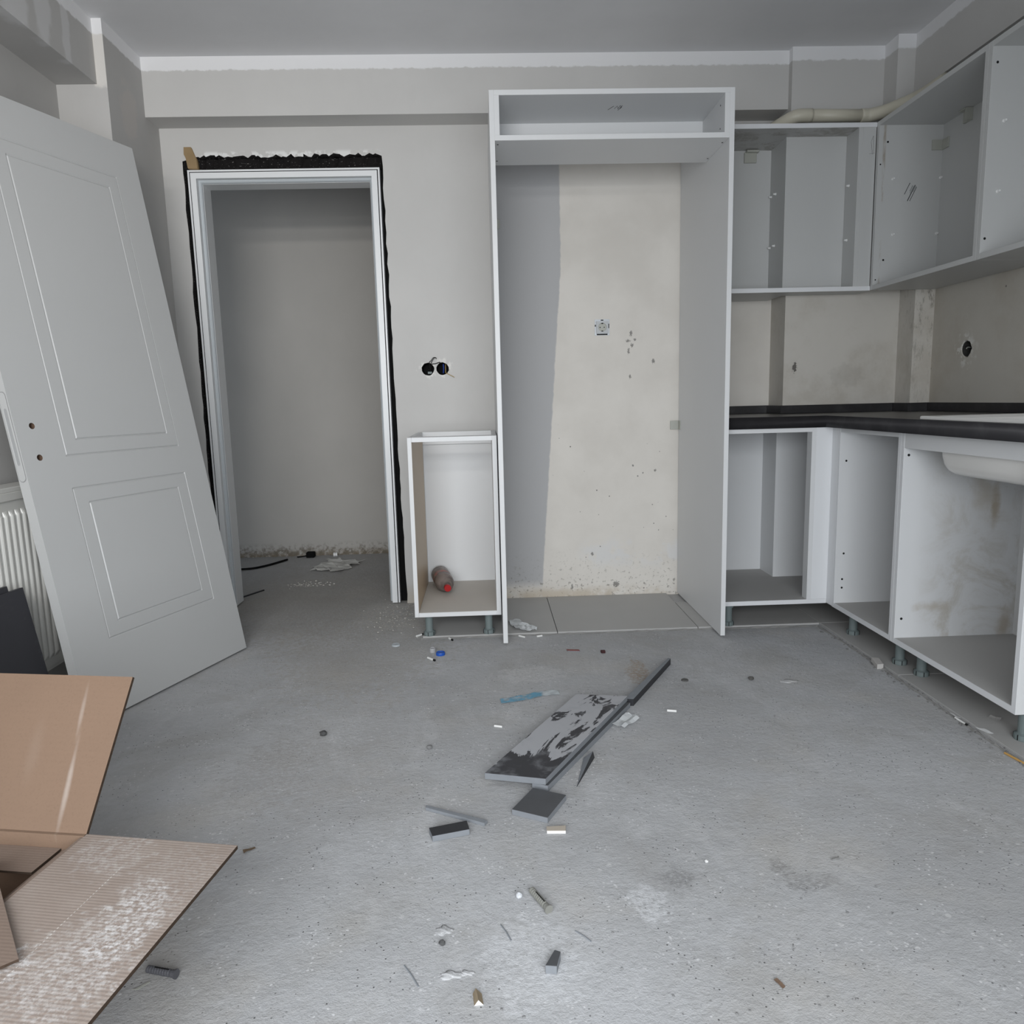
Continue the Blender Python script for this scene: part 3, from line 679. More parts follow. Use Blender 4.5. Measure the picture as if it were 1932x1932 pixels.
# ------------------------------------------------------------------ wall cabinets
UX, UY, UZ0, UZ1 = 1.6463, 3.2054, 1.3797, 2.0496
W1 = thing('wall_cabinet', 'white open wall cabinet notched round the chase, beside the tall cabinet', 'cabinet', (1.28, 3.34, UZ0), 'open wall cabinets')
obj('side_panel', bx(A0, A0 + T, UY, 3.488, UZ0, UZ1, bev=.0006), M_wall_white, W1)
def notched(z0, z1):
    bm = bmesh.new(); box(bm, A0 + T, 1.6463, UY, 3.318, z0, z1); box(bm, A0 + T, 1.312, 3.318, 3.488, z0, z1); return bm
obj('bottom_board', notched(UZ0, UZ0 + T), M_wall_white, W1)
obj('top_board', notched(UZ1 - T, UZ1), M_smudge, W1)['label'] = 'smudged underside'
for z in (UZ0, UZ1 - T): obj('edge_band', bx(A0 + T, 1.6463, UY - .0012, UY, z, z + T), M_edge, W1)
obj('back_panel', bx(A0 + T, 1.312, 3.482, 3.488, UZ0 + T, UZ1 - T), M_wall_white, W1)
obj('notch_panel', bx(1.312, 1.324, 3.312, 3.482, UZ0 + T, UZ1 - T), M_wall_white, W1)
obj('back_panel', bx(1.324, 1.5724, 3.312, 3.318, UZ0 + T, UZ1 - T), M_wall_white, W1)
obj('side_panel', bx(1.5724, 1.5904, UY, 3.312, UZ0 + T, UZ1 - T, bev=.0006), M_wall_white, W1)
obj('corner_filler', bx(1.5904, 1.6448, UY, UY + T, UZ0 + T, UZ1 - T, bev=.0006), M_wall_white, W1)
def pegs(pts, axis, parent):
    first = None; ax_ = Vector(axis)
    for p in pts:
        p = Vector(p)
        if first is None:
            b = bmesh.new(); lathe_into(b, p, ax_ * .012, [(0, .0055), (.25, .0055), (.3, .004), (1, .0036)], 10); first = obj('shelf_peg', b, M_plastic, parent); p0 = p
        else: copy_to(first, p - p0)
pegs([(1.312, 3.415, 1.829), (1.312, 3.465, 1.829), (1.312, 3.415, 1.609), (1.312, 3.465, 1.609)], (-1, 0, 0), W1)
pegs([(1.5724, 3.275, 1.822), (1.5724, 3.275, 1.60)], (-1, 0, 0), W1)
def hang_bracket(x0, x1, z0, z1, parent):
    bm = bmesh.new(); box(bm, x0, x1, 3.472, 3.482, z0, z1, .0015); box(bm, x0 + .006, x1 + .006, 3.455, 3.482, z1 - .003, z1 + .006, .001)
    obj('hanging_bracket', bm, M_bracket, parent)
hang_bracket(1.188, 1.243, 1.978, 2.022, W1)
yf = UY - .0004
strokes('pencil_arrow', [[(1.632, yf, 1.925), (1.624, yf, 1.975), (1.633, yf, 1.998)], [(1.633, yf, 1.998), (1.637, yf, 1.930)], [(1.618, yf, 1.928), (1.640, yf, 1.930)]], W1, .0004)
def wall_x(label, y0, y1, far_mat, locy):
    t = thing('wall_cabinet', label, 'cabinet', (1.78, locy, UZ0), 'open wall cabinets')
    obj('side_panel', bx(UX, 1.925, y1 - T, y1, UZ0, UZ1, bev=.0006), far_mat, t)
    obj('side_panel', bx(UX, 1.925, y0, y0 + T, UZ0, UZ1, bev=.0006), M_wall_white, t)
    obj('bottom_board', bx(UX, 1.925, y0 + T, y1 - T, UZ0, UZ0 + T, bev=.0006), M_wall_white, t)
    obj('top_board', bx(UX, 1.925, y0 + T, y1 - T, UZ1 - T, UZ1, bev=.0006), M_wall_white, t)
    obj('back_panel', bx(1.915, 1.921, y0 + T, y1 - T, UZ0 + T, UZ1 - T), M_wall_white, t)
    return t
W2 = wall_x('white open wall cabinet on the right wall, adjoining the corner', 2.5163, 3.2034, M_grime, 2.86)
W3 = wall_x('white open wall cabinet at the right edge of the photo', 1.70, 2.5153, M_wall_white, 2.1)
yA = 3.2034 - T
dots([(1.684, yA, 1.967), (1.688, yA, 1.50)], (0, -1, 0), W2, .0042)
dots([(1.657, yA, 1.88), (1.658, yA, 1.42)], (0, -1, 0), W2, .003)
pegs([(1.7114, yA, 1.822), (1.912, yA, 1.825), (1.722, yA, 1.602), (1.908, yA, 1.603)], (0, -1, 0), W2)
yB = 2.5153 - T
dots([(1.664, yB, 1.984), (1.660, yB, 1.445)], (0, -1, 0), W3, .0042)
pegs([(1.697, yB, 1.808), (1.692, yB, 1.592)], (0, -1, 0), W3)
bm = bmesh.new(); box(bm, 1.905, 1.915, 3.00, 3.045, 1.985, 2.030, .001); box(bm, 1.885, 1.915, 3.00, 3.045, 2.026, 2.031, .0006); box(bm, 1.885, 1.915, 2.998, 3.003, 1.985, 2.031, .0006)
obj('hanging_bracket', bm, M_bracket, W2)
bm = bmesh.new(); box(bm, 1.868, 1.915, yA - .006, yA, 1.932, 1.972, .0006); box(bm, 1.909, 1.915, yA - .045, yA - .006, 1.932, 1.972, .0006)
obj('corner_bracket', bm, M_bracket, W2)
# printed sticker, tilted, with its lines of print
st = obj('sticker', bx(1.765, 1.806, yA - .0004, yA, 1.728, 1.808), flat('sticker_paper', (.55, .555, .55), .5, .3), W2)
bm = bmesh.new()
for k, (s0, s1, w) in enumerate(((-.034, .016, .0026), (-.030, -.004, .0016), (-.03, .002, .0014), (-.036, .034, .0034), (-.034, -.008, .0014), (-.032, .03, .0024))):
    off = (-.017 if k == 0 else -.002 + (k - 1) * .0045)
    b = bx(-w / 2, w / 2, -.0002, .0, s0, s1)
    ca, sa = math.cos(-.45), math.sin(-.45)
    for v in b.verts:
        x, z = v.co.x + off, -v.co.z
        v.co = Vector((1.786 + x * ca + z * sa * -1, yA - .0004 + v.co.y, 1.768 + x * sa + z * ca))
    join(bm, b)
obj('print_lines', bm, M_ink, st)
# rotate the sticker itself to the same tilt
for v in st.data.vertices:
    g = v.co + OFF[st.name]; x, z = g.x - 1.7855, g.z - 1.768; ca, sa = math.cos(-.45), math.sin(-.45)
    v.co = Vector((1.786 + x * ca - z * sa, g.y, 1.768 + x * sa + z * ca)) - OFF[st.name]
# ------------------------------------------------------------------ drain pipe over the wall cabinets
pp = thing('drain_pipe', 'cream plastic drain pipe along the wall above the wall cabinets', 'pipe', (1.45, 3.30, 2.09))
obj('pipe', tube([(1.40, 3.297, 2.112), (1.65, 3.295, 2.108)], .0245, 18, 1), M_pvc, pp, True)
obj('elbow', tube([(1.19, 3.44, 2.079), (1.25, 3.42, 2.079), (1.30, 3.34, 2.095), (1.345, 3.30, 2.110), (1.41, 3.297, 2.112)], .0265, 18, 6), M_pvc, pp, True)
obj('elbow', tube([(1.62, 3.295, 2.108), (1.66, 3.29, 2.108), (1.70, 3.25, 2.108), (1.735, 3.20, 2.112), (1.785, 3.14, 2.125), (1.80, 3.0, 2.13)], .0265, 18, 6), M_pvc, pp, True)

# ------------------------------------------------------------------ sockets and wires
so = thing('wall_socket', 'bare grey wall socket without cover plate on the niche wall', 'socket', (.549, YW, 1.278))
sx, sz = .5485, 1.2775
bm = plate([(sx - .034, sz - .036), (sx + .034, sz - .036), (sx + .034, sz + .036), (sx - .034, sz + .036)], [circ(sx, sz, .026)], .002, lambda a, b, d: (a, YW - .003 + d, b))
obj('mounting_frame', bm, M_galv, so)
bm = plate([(sx - .0275, sz - .027), (sx + .0275, sz - .027), (sx + .0275, sz + .027), (sx - .0275, sz + .027)], [circ(sx, sz, .0195)], .009, lambda a, b, d: (a, YW - .012 + d, b))
obj('insert', bm, flat('socket_grey', (.50, .515, .525), .4, .4), so)
obj('socket_well', cyl((sx, YW - .0045, sz), (sx, YW - .002, sz), .0197, seg=28), M_bracket, so)
dots([(sx - .0095, YW - .0045, sz), (sx + .0095, YW - .0045, sz)], (0, -1, 0), so, .0026, name='pin_hole')
dots([(sx, YW - .0045, sz)], (0, -1, 0), so, .0014, M_galv, name='screw')
for s_ in (-1, 1): obj('earth_clip', bx(sx - .0035, sx + .0035, YW - .0125, YW - .0045, sz + s_ * .0175 - .002, sz + s_ * .0175 + .002), M_dark, so)
for (a, b, c, d) in ((-.006, .006, .030, .0345), (-.0335, -.029, .004, .012), (.029, .0325, -.004, .016), (-.025, .025, -.0345, -.029)):
    obj('claw_slot', bx(sx + a, sx + b, YW - .0036, YW - .0029, sz + c, sz + d), M_dark, so)
def cup(x, z, label):
    t = thing('junction_box', label, 'junction box', (x, YW, z), 'wall junction boxes')
    bm = bmesh.new(); lathe_into(bm, Vector((x, YW + .055, z)), Vector((0, -.053, 0)), [(0, .001), (0, .0262), (1, .0278), (1, .0262), (.06, .0248), (.06, .001)], 26, caps=False)
    obj('shell', bm, M_black, t); return t
jA = cup(-.259, 1.107, 'left round black junction box hole in the wall, with black wires')
jB = cup(-.192, 1.107, 'right round black junction box hole, with blue and yellow wires')
M_wire = flat('black_wire', (.02, .02, .02), .5, .3)
obj('wire', tube([(-.25, YW + .03, 1.10), (-.252, YW + .002, 1.128), (-.25, YW - .012, 1.139), (-.243, YW - .016, 1.144), (-.232, YW - .018, 1.157), (-.222, YW - .016, 1.158), (-.218, YW - .012, 1.152)], .0016, 6), M_wire, jA)
obj('wire', tube([(-.247, YW + .02, 1.11), (-.243, YW - .006, 1.133), (-.236, YW - .014, 1.146), (-.226, YW - .018, 1.157), (-.219, YW - .016, 1.158)], .0016, 6), M_wire, jA)
obj('wire', tube([(-.244, YW + .01, 1.128), (-.236, YW - .006, 1.130), (-.222, YW - .010, 1.131), (-.205, YW - .008, 1.136), (-.198, YW + .01, 1.130)], .0022, 6), M_wire, jA)
obj('terminal', bx(-.263, -.243, YW + .03, YW + .045, 1.086, 1.097, bev=.001), M_leg, jA)
obj('wire', tube([(-.188, YW + .004, 1.128), (-.187, YW + .0, 1.11), (-.189, YW + .006, 1.088)], .0034, 8), flat('blue_wire', (.015, .04, .20), .4, .4), jB)
obj('wire', tube([(-.178, YW + .012, 1.127), (-.178, YW + .002, 1.108), (-.177, YW - .004, 1.089), (-.167, YW - .010, 1.083), (-.138, YW - .018, 1.067)], .0016, 6), flat('yellow_wire', (.42, .30, .12), .4, .4), jB)
jC = thing('junction_box', 'round cable hole with wire ends in the right wall above the worktop', 'junction box', (XR, 2.977, 1.116), 'wall junction boxes')
bm = bmesh.new(); lathe_into(bm, Vector((XR + .06, 2.977, 1.116)), Vector((-.056, 0, 0)), [(0, .001), (0, .029), (1, .031), (1, .029), (.06, .027), (.06, .001)], 22, caps=False)
obj('shell', bm, flat('dark_grey_plastic', (.05, .048, .045), .8, .2), jC)
for k in range(3):
    y = 2.965 + k * .01
    obj('wire', tube([(XR + .04, y, 1.105 + .006 * k), (XR + .01, y + .004, 1.118 + .004 * k), (XR - .003, y - .004, 1.106 + .01 * k)], .002, 6), M_bracket if k == 1 else M_wire, jC)

# ------------------------------------------------------------------ radiator and black boards on the left wall
ra = thing('radiator', 'cream panel radiator with vertical flutes on the left wall', 'radiator', (-1.51, 2.1, .115))
ry0, ry1 = 1.55, 2.490
bm = bmesh.new(); ys = []; pit = .0293
zs = [(.120, 0), (.150, 0), (.166, 1), (.645, 1), (.661, 0), (.700, 0)]
y = ry0; cols = [(ry0, 0.0)]
yy = ry0 + .022
while yy < ry1 - .022:
    for f, h in ((-.40, 0), (-.28, .75), (-.12, 1), (.12, 1), (.28, .75), (.40, 0)): cols.append((yy + f * pit, h))
    yy += pit
cols.append((ry1, 0.0))
V = [[bm.verts.new((-1.463 + .009 * h * k, yv, zv)) for zv, k in zs] for yv, h in cols]
for i in range(len(cols) - 1):
    for j in range(len(zs) - 1): bm.faces.new((V[i][j], V[i + 1][j], V[i + 1][j + 1], V[i][j + 1]))
obj('front_panel', bm, M_rad, ra)
obj('back_panel', bx(-1.545, -1.535, ry0, ry1, .125, .70, bev=.003), M_rad, ra)
obj('end_panel', bx(-1.548, -1.4635, ry1 - .0005, ry1 + .003, .125, .725, bev=.001), M_rad, ra)
bm = bmesh.new(); box(bm, -1.550, -1.456, ry0 - .002, ry1 + .004, .715, .731, .003); box(bm, -1.463, -1.4555, ry0 - .002, ry1 + .004, .69, .716, .002)
obj('top_cover', bm, M_rad, ra)
obj('bottom_channel', bx(-1.535, -1.463, ry0, ry1 - .001, .112, .121), M_rad, ra)
def board_mat():
    t = NT('black_board', .45, .35); t.color(t.mix(t.step(t.noise(12, 6, .7), .55, .75, 0, .6), (.032, .032, .037), (.085, .085, .092))); return t.m
M_board = board_mat()
def lean_board(tr, br, length, th, name, label):
    tr, br = Vector(tr), Vector(br); up = (tr - br).normalized(); along = Vector((-.33, -.944, 0)).normalized()
    along = (along - up * along.dot(up)).normalized(); n = up.cross(along).normalized()
    if n.x > 0: n = -n
    bm = bmesh.new(); h = (tr - br).length
    vs = [bm.verts.new(br + up * (h * b) + along * (length * a) + n * (th * c)) for a in (0, 1) for b in (0, 1) for c in (0, 1)]
    for f in ((0, 1, 3, 2), (4, 6, 7, 5), (0, 4, 5, 1), (2, 3, 7, 6), (0, 2, 6, 4), (1, 5, 7, 3)): bm.faces.new([vs[i] for i in f])
    bmesh.ops.bevel(bm, geom=bm.edges[:], offset=.001, segments=1, affect='EDGES')
    return tag(obj(name, bm, M_board, loc=br), label, 'board', 'black boards by the radiator')
lean_board((-1.385, 2.195, .444), (-1.318, 2.20, .003), .42, .016, 'black_board', 'front black board offcut leaning against the radiator')
lean_board((-1.411, 2.165, .456), (-1.350, 2.185, .003), .42, .016, 'black_board', 'rear black board offcut leaning against the radiator, slightly higher')

# ------------------------------------------------------------------ cardboard box in the left foreground
def card(name, c, dust, wscale=95, corr=.5):
    t = NT(name, .85, .1)
    k = t.mix(t.noise(6, 5, vec=t.loc), tuple(v * .9 for v in c), tuple(v * 1.06 for v in c))
    k = t.mix(t.step(t.noise(260, 2, .6), .5, .75, 0, .18), k, tuple(v * .6 for v in c))
    if dust: k = dust(t, k)
    t.color(k)
    r = t.n('ShaderNodeVectorRotate', rotation_type='Z_AXIS'); t.put(r.inputs['Vector'], t.pos); r.inputs['Angle'].default_value = -.171 * -1
    t.bump(t.wave(wscale, r.outputs[0], 'Y', .4), corr, .0012); return t.m
Cc = Vector((-0.7398, 1.2623, 0)); E1v = Vector((.9855, -.1700, 0)).normalized(); E2v = Vector((-.1700, -.9855, 0)).normalized(); BZt = 0.2043
def du_right(t, k):
    for p, r, w, s, q in (((-0.5543, 1.0320, 0.2043), .055, .6, .7, (1.5, .8, 1)), ((-0.5880, 0.9480, 0.2043), .06, .8, .45, (1, .8, 1)), ((-0.6960, 0.9480, 0.2043), .03, .9, .8, (1, 1, 1)), ((-0.5280, 1.1160, 0.2043), .06, .8, .2, (1, .8, 1)), ((-0.6600, 1.2000, 0.2043), .05, .8, .3, (1, 1, 1)), ((-0.6000, 0.8880, 0.2043), .08, .7, .2, (1, 1, 1))):
        k = t.mix(t.ma('MULTIPLY', t.ma('MULTIPLY', t.spot(p, r * 1.55, w, 45, squash=q), s), t.step(t.noise(110, 5, .75), .40, .66)), k, (.72, .71, .71))
    k = t.mix(t.ma('MULTIPLY', t.step(t.noise(7, 6, .7), .4, .8), .45), k, (.45, .395, .355))
    q = t.n('ShaderNodeVectorMath', operation='DOT_PRODUCT'); t.put(q.inputs[0], t.pos); q.inputs[1].default_value = tuple(E1v)
    d = t.ma('ABSOLUTE', t.ma('SUBTRACT', q.outputs['Value'], (Cc.dot(E1v) + .126)))
    q2 = t.n('ShaderNodeVectorMath', operation='DOT_PRODUCT'); t.put(q2.inputs[0], t.pos); q2.inputs[1].default_value = tuple(E2v)
    dash = t.ma('MULTIPLY', t.step(t.ma('SINE', t.ma('MULTIPLY', q2.outputs['Value'], 900.0)), -.2, .2), t.step(q2.outputs['Value'], Cc.dot(E2v) + .08, Cc.dot(E2v) + .085))
    return t.mix(t.ma('MULTIPLY', t.step(d, .0005, .001, 1, 0), t.ma('MULTIPLY', dash, .6)), k, (.75, .73, .70))
def du_far(t, k):
    for p, r, q, kk in (((-0.7968, 1.3200, 0.2763), .05, (9, .5, .6), .4), ((-0.8017, 1.3980, 0.3783), .04, (9, .5, .8), .25), ((-0.8820, 1.3560, 0.3243), .05, (3, .6, .8), .05)):
        k = t.mix(t.ma('MULTIPLY', t.spot(p, r * 1.3, .35, 18, squash=q, lo=0.0), kk), k, (.55, .50, .46))
    return k
M_card_r = card('cardboard_dusty', (.335, .275, .238), du_right, 48, .2)
M_card_f = card('cardboard_brown', (.225, .152, .108), du_far, 48, .09)
M_card_e = flat('cardboard_edge', (.085, .06, .045), .95, .05, .5, 150)
M_card_i = card('cardboard_inner', (.25, .19, .155), None, 48, .1)
cb = thing('cardboard_box', 'open brown cardboard box with dusty flaps in the left foreground', 'box', (Cc.x, Cc.y, 0))
def slab3(o, a, b, c, medge=1, soft=()):
    """parallelepiped from corner o along a, b (the faces) and c (thickness); its four rims take material 1"""
    bm = bmesh.new(); vs = [bm.verts.new(o + a * i + b * j + c * k) for i in (0, 1) for j in (0, 1) for k in (0, 1)]
    for n, f in enumerate(((0, 1, 3, 2), (4, 6, 7, 5), (0, 4, 5, 1), (2, 3, 7, 6), (0, 2, 6, 4), (1, 5, 7, 3))):
        fc = bm.faces.new([vs[i] for i in f]); fc.material_index = medge if n < 4 and n not in soft else 0
    return bm
Z = Vector((0, 0, 1)); th = .0065; W_, L_ = .50, .66
P0 = Vector((Cc.x, Cc.y, .002))
obj('far_panel', slab3(P0, -E1v * W_, Z * (BZt - .002), E2v * th, soft=(3,)), [M_card_f, M_card_e], cb)
obj('right_panel', slab3(P0 + E2v * th, E2v * (L_ - th), Z * (BZt - .004), -E1v * th, soft=(3,)), [M_card_i, M_card_e], cb)
obj('left_panel', slab3(P0 + E2v * th - E1v * W_, E2v * (L_ - th), Z * (BZt - .002), E1v * th), [M_card_i, M_card_e], cb)
obj('near_panel', slab3(P0 + E2v * L_ - E1v * (W_ - th), E1v * (W_ - 2 * th), Z * (BZt - .002), -E2v * th), [M_card_i, M_card_e], cb)
obj('base_panel', slab3(P0 + E2v * th - E1v * th, E2v * (L_ - 2 * th), -E1v * (W_ - 2 * th), Z * .004), [M_card_i, M_card_e], cb)
thf = math.radians(36); fdir = -E2v * math.sin(thf) + Z * math.cos(thf); fn = fdir.cross(-E1v).normalized()
if fn.y > 0: fn = -fn
obj('flap', slab3(Vector((Cc.x, Cc.y, BZt)), -E1v * W_, fdir * 0.2857, -fn * th, soft=(2,)), [M_card_f, M_card_e], cb)
obj('flap', slab3(Vector((Cc.x, Cc.y, BZt)) + E1v * .001, E2v * L_, E1v * 0.2880 - Z * .004, -Z * th, soft=(2,)), [M_card_r, M_card_e], cb)
obj('inner_flap', slab3(Vector((Cc.x, Cc.y, 0.1780)) - E1v * .048 + E2v * .007, -E1v * (W_ - .05), E2v * .0697, -Z * .004), [M_card_i, M_card_e], cb)
obj('inner_flap', slab3(Vector((Cc.x, Cc.y, 0.1757)) - E1v * .0055 + E2v * .006, -E1v * .0384, E2v * (L_ - .02), -Z * .004), [M_card_i, M_card_e], cb)
S0 = Vector((-0.6648, 0.9443, 0.2133)); Sa = Vector((-.62, .785, 0)).normalized(); Sb = Vector((-.785, -.62, 0)).normalized()
tag(obj('cardboard_sheet', slab3(S0, Sa * .31, Sb * .36, -Z * .004), [M_card_i, M_card_e], loc=S0), 'loose brown cardboard sheet lying across the box at the left edge', 'cardboard')

# ------------------------------------------------------------------ offcuts on the floor
def smear_mat():
    t = NT('mortar_smeared_board', .6, .3)
    r = t.n('ShaderNodeVectorRotate', rotation_type='Z_AXIS'); t.put(r.inputs['Vector'], t.pos); r.inputs['Angle'].default_value = -1.03
    v = r.outputs[0]
    f = t.ma('ADD', t.noise(7, 7, .62, vec=v, dist=1.6, stretch=(.8, 2.2, 1)), t.ma('MULTIPLY', t.step(t.xyz()[1], 1.72, 1.90, -.20, .035), 1))
    f = t.ma('ADD', f, t.ma('MULTIPLY', t.ma('SUBTRACT', t.noise(38, 5, .7, vec=v), .5), .16))
    k = t.mix(t.step(f, .45, .485), (.045, .045, .05), (.40, .405, .425))
    k = t.mix(t.step(t.noise(16, 5, .6, vec=v), .5, .7, 0, .4), k, (.30, .31, .33)); t.color(k); t.bump(t.step(f, .455, .475), .3, .0015); return t.m
M_smear = smear_mat()
M_slate = flat('dark_slate_board', (.085, .088, .095), .5, .4, .35, 20)
M_slate2 = flat('black_slate_board', (.030, .031, .036), .45, .4, .4, 25)
M_core = flat('grey_board_core', (.24, .255, .275), .8, .2, .2, 60)
def offcut(name, poly, z0, z1, label, cat, top, side=None, bev=.0006, jit=0.0):
    bm = prism(poly, z0, z1, bev, jit); bmesh.ops.recalc_face_normals(bm, faces=bm.faces)
    for f in bm.faces: f.material_index = 0 if f.normal.z > .5 else 1
    c = (sum(p[0] for p in poly) / len(poly), sum(p[1] for p in poly) / len(poly), z0)
    return tag(obj(name, bm, [top, side or M_core], loc=c), label, cat, 'board offcuts on the floor' if cat == 'board' else None)
offcut('board_offcut', [(-.029, 1.748), (.121, 1.707), (.417, 2.197), (.26, 2.227)], .0172, .034, 'long dark board offcut smeared with grey mortar, topmost of the floor pile', 'board', M_smear, M_core)
offcut('board_offcut', [(.088, 1.722), (.126, 1.704), (.424, 2.186), (.385, 2.20)], .0002, .017, 'narrow grey board strip under the mortar smeared board', 'board', M_slate, M_core)
offcut('board_offcut', [(.034, 1.609), (.114, 1.567), (.167, 1.662), (.089, 1.702)], .0002, .0145, 'square dark board piece in front of the mortar smeared board', 'board', M_slate, M_core)
offcut('board_strip', [(.409, 2.203), (.436, 2.196), (.640, 2.545), (.630, 2.549)], .0002, .024, 'long narrow dark board strip pointing away behind the mortar smeared board', 'board', M_core, M_slate2)
offcut('board_offcut', [(-.154, 1.547), (-.144, 1.514), (-.063, 1.535), (-.070, 1.570)], .0002, .0145, 'small black rectangular board block near the centre foreground', 'board', M_slate2, M_core)
offcut('board_strip', [(-.169, 1.655), (-.170, 1.643), (-.030, 1.566), (-.023, 1.578)], .0002, .008, 'thin light grey board strip behind the small black block', 'board', M_core, M_core)
offcut('plaster_block', [(.109, 1.543), (.153, 1.544), (.151, 1.523), (.109, 1.526)], .0002, .008, 'small beige and white chip block beside the square dark board piece', 'offcut', flat('beige_chip', (.45, .40, .34), .8, .1), flat('white_chip', (.75, .74, .72), .8, .1))
offcut('board_offcut', [(.092, 1.155), (.102, 1.150), (.092, 1.117), (.073, 1.120)], .0002, .016, 'small upright grey board chip in the centre foreground', 'board', M_slate, M_core)
bm = bmesh.new(); q = [bm.verts.new(p) for p in ((-.046, 1.060, .0002), (-.031, 1.061, .0002), (-.039, 1.058, .012), (-.049, 1.085, .0002), (-.034, 1.084, .0002), (-.0435, 1.083, .012))]
for f in ((0, 1, 2), (3, 5, 4), (0, 2, 5, 3), (1, 4, 5, 2), (0, 3, 4, 1)): bm.faces.new([q[i] for i in f])
bmesh.ops.recalc_face_normals(bm, faces=bm.faces)
for f in bm.faces: f.material_index = 1 if f.normal.y < -.8 else 0
tag(obj('wood_prism', bm, [flat('dirty_beige', (.36, .29, .20), .8, .1, .4, 40), flat('white_face', (.82, .82, .80), .7, .1)], loc=(-.04, 1.07, 0)), 'small triangular prism offcut with a white end face, nearest the camera', 'offcut')
bm = bmesh.new(); q = [bm.verts.new(p) for p in ((.236, 1.868, .0002), (.266, 1.870, .0002), (.200, 1.722, .0002), (.236, 1.868, .0025), (.262, 1.872, .018), (.2, 1.7235, .0012))]
for f in ((0, 2, 1), (3, 4, 5), (0, 3, 5, 2), (1, 2, 5, 4), (0, 1, 4, 3)): bm.faces.new([q[i] for i in f])
bmesh.ops.recalc_face_normals(bm, faces=bm.faces); bm.faces.ensure_lookup_table()
for n_, f in enumerate(bm.faces): f.material_index = 0 if n_ == 1 else 1
tag(obj('board_sliver', bm, [M_core, M_slate2], loc=(.22, 1.8, 0)), 'pointed dark board sliver right of the mortar smeared board', 'board', 'board offcuts on the floor')
bm = prism([(1.334, 2.426), (1.358, 2.429), (1.374, 2.49), (1.350, 2.499)], .0002, .018, .001)
tag(obj('plaster_block', bm, flat('plaster_white', (.55, .53, .51), .9, .1), loc=(1.35, 2.46, 0)), 'pale plaster block at the tile edge under the right base cabinets', 'offcut')
# plastic wall plugs
def plug(p0, p1, r, label, mat_):
    p0, p1 = Vector(p0), Vector(p1); t = thing('wall_plug', label, 'wall plug', (p0.x, p0.y, 0), 'plastic wall plugs on the floor')
    bm = bmesh.new(); P = []
    for k in range(9):
        a = k / 9 * .8; P += [(a, r), (a + .05, r), (a + .07, r * .86)]
    P += [(.85, r), (.94, r), (.95, r * 1.25), (1, r * 1.3)]
    lathe_into(bm, p0, p1 - p0, P, 14); obj('sleeve', bm, mat_, t)
    d = (p1 - p0); e = d.normalized(); s = Vector((-e.y, e.x, 0))
    c0 = p0 + d * .25 + Vector((0, 0, r * .55)); bm = slab3(c0 - s * .001, d * .5, s * .002, Vector((0, 0, r * .5)), 0)
    obj('slot', bm, M_dark, t)
plug((.063, 1.327, .0075), (.092, 1.268, .0075), .0068, 'grey ribbed plastic wall plug in the centre foreground', flat('grey_plug', (.22, .22, .20), .6, .3))
plug((-.607, 1.166, .0075), (-.552, 1.150, .0082), .0062, 'dark ribbed plastic wall plug beside the cardboard box', flat('dark_plug', (.09, .09, .10), .6, .3))
# white pegs and sticks
def stick(a, b, r, label, mat_, tip=None, cat='peg', name='dowel_peg'):
    a = Vector((*a, r + .0002)); b = Vector((*b, r + .0002)); t = thing(name, label, cat, (a.x, a.y, 0), {'peg': 'white pegs on the floor', 'stub': 'white stubs on the floor'}.get(cat))
    obj('stick', cyl(a, b, r, seg=10), mat_, t)
    if tip: obj('dark_end', cyl(b, b + (b - a).normalized() * .008, r * 1.1, seg=10), tip, t)
M_peg = flat('chalk_white', (.78, .78, .76), .6, .2)
stick((.530, 2.146), (.557, 2.138), .0036, 'white peg lying right of the long narrow dark strip', M_peg)
stick((-.001, 2.085), (.022, 2.076), .0033, 'white peg lying left of the mortar smeared board', M_peg)
stick((-.245, 2.70), (-.221, 2.672), .0038, 'white stub with dark end in front of the blue bottle cap', M_peg, M_dark, 'stub', 'white_stub')
stick((-.312, 2.965), (-.292, 2.985), .0038, 'white stub with dark end left of the narrow cabinet', M_peg, M_dark, 'stub', 'white_stub')
stick((-.175, 2.925), (-.164, 2.905), .0038, 'white stub with dark end below the narrow cabinet front', M_peg, M_dark, 'stub', 'white_stub')
stick((.110, 2.925), (.132, 2.905), .0036, 'white peg by the tile edge just right of the tall cabinet foot', M_peg)
stick((.182, 2.908), (.204, 2.916), .0036, 'second white peg by the tile edge right of the tall cabinet foot', M_peg)
stick((1.352, 2.02), (1.354, 1.975), .003, 'thin white stick with dark end by the right cabinet plinth', M_peg, M_dark, 'stub', 'white_stub')
stick((1.345, 1.80), (1.362, 1.70), .003, 'thin orange wooden stick at the right edge by the tiles', flat('orange_wood', (.50, .30, .10), .7, .2), None, 'stick', 'wooden_stick')
# caps, discs and scraps
def disc(x, y, r, h, name, label, cat, mat_):
    bm = bmesh.new(); lathe_into(bm, Vector((x, y, .0002)), Vector((0, 0, h)), [(0, r), (.7, r), (1, r * .92), (1, r * .8), (.85, r * .75)], 24)
    return tag(obj(name, bm, mat_, loc=(x, y, 0)), label, cat)
disc(-.199, 2.738, .0175, .011, 'bottle_cap', 'blue plastic bottle cap on the floor before the narrow cabinet', 'cap', flat('blue_plastic', (.012, .085, .42), .4, .4))
disc(-.232, 2.775, .0125, .016, 'plastic_stopper', 'small grey cap standing beside the blue bottle cap', 'cap', flat('grey_cap', (.36, .36, .37), .5, .3))
disc(-.384, 2.866, .017, .006, 'plastic_disc', 'flat pale grey disc on the floor left of the narrow cabinet', 'disc', flat('pale_disc', (.42, .45, .47), .5, .3))
disc(.650, 2.39, .012, .004, 'washer', 'dark flat washer on the floor right of the dark strip', 'washer', flat('dark_washer', (.10, .10, .095), .6, .3))
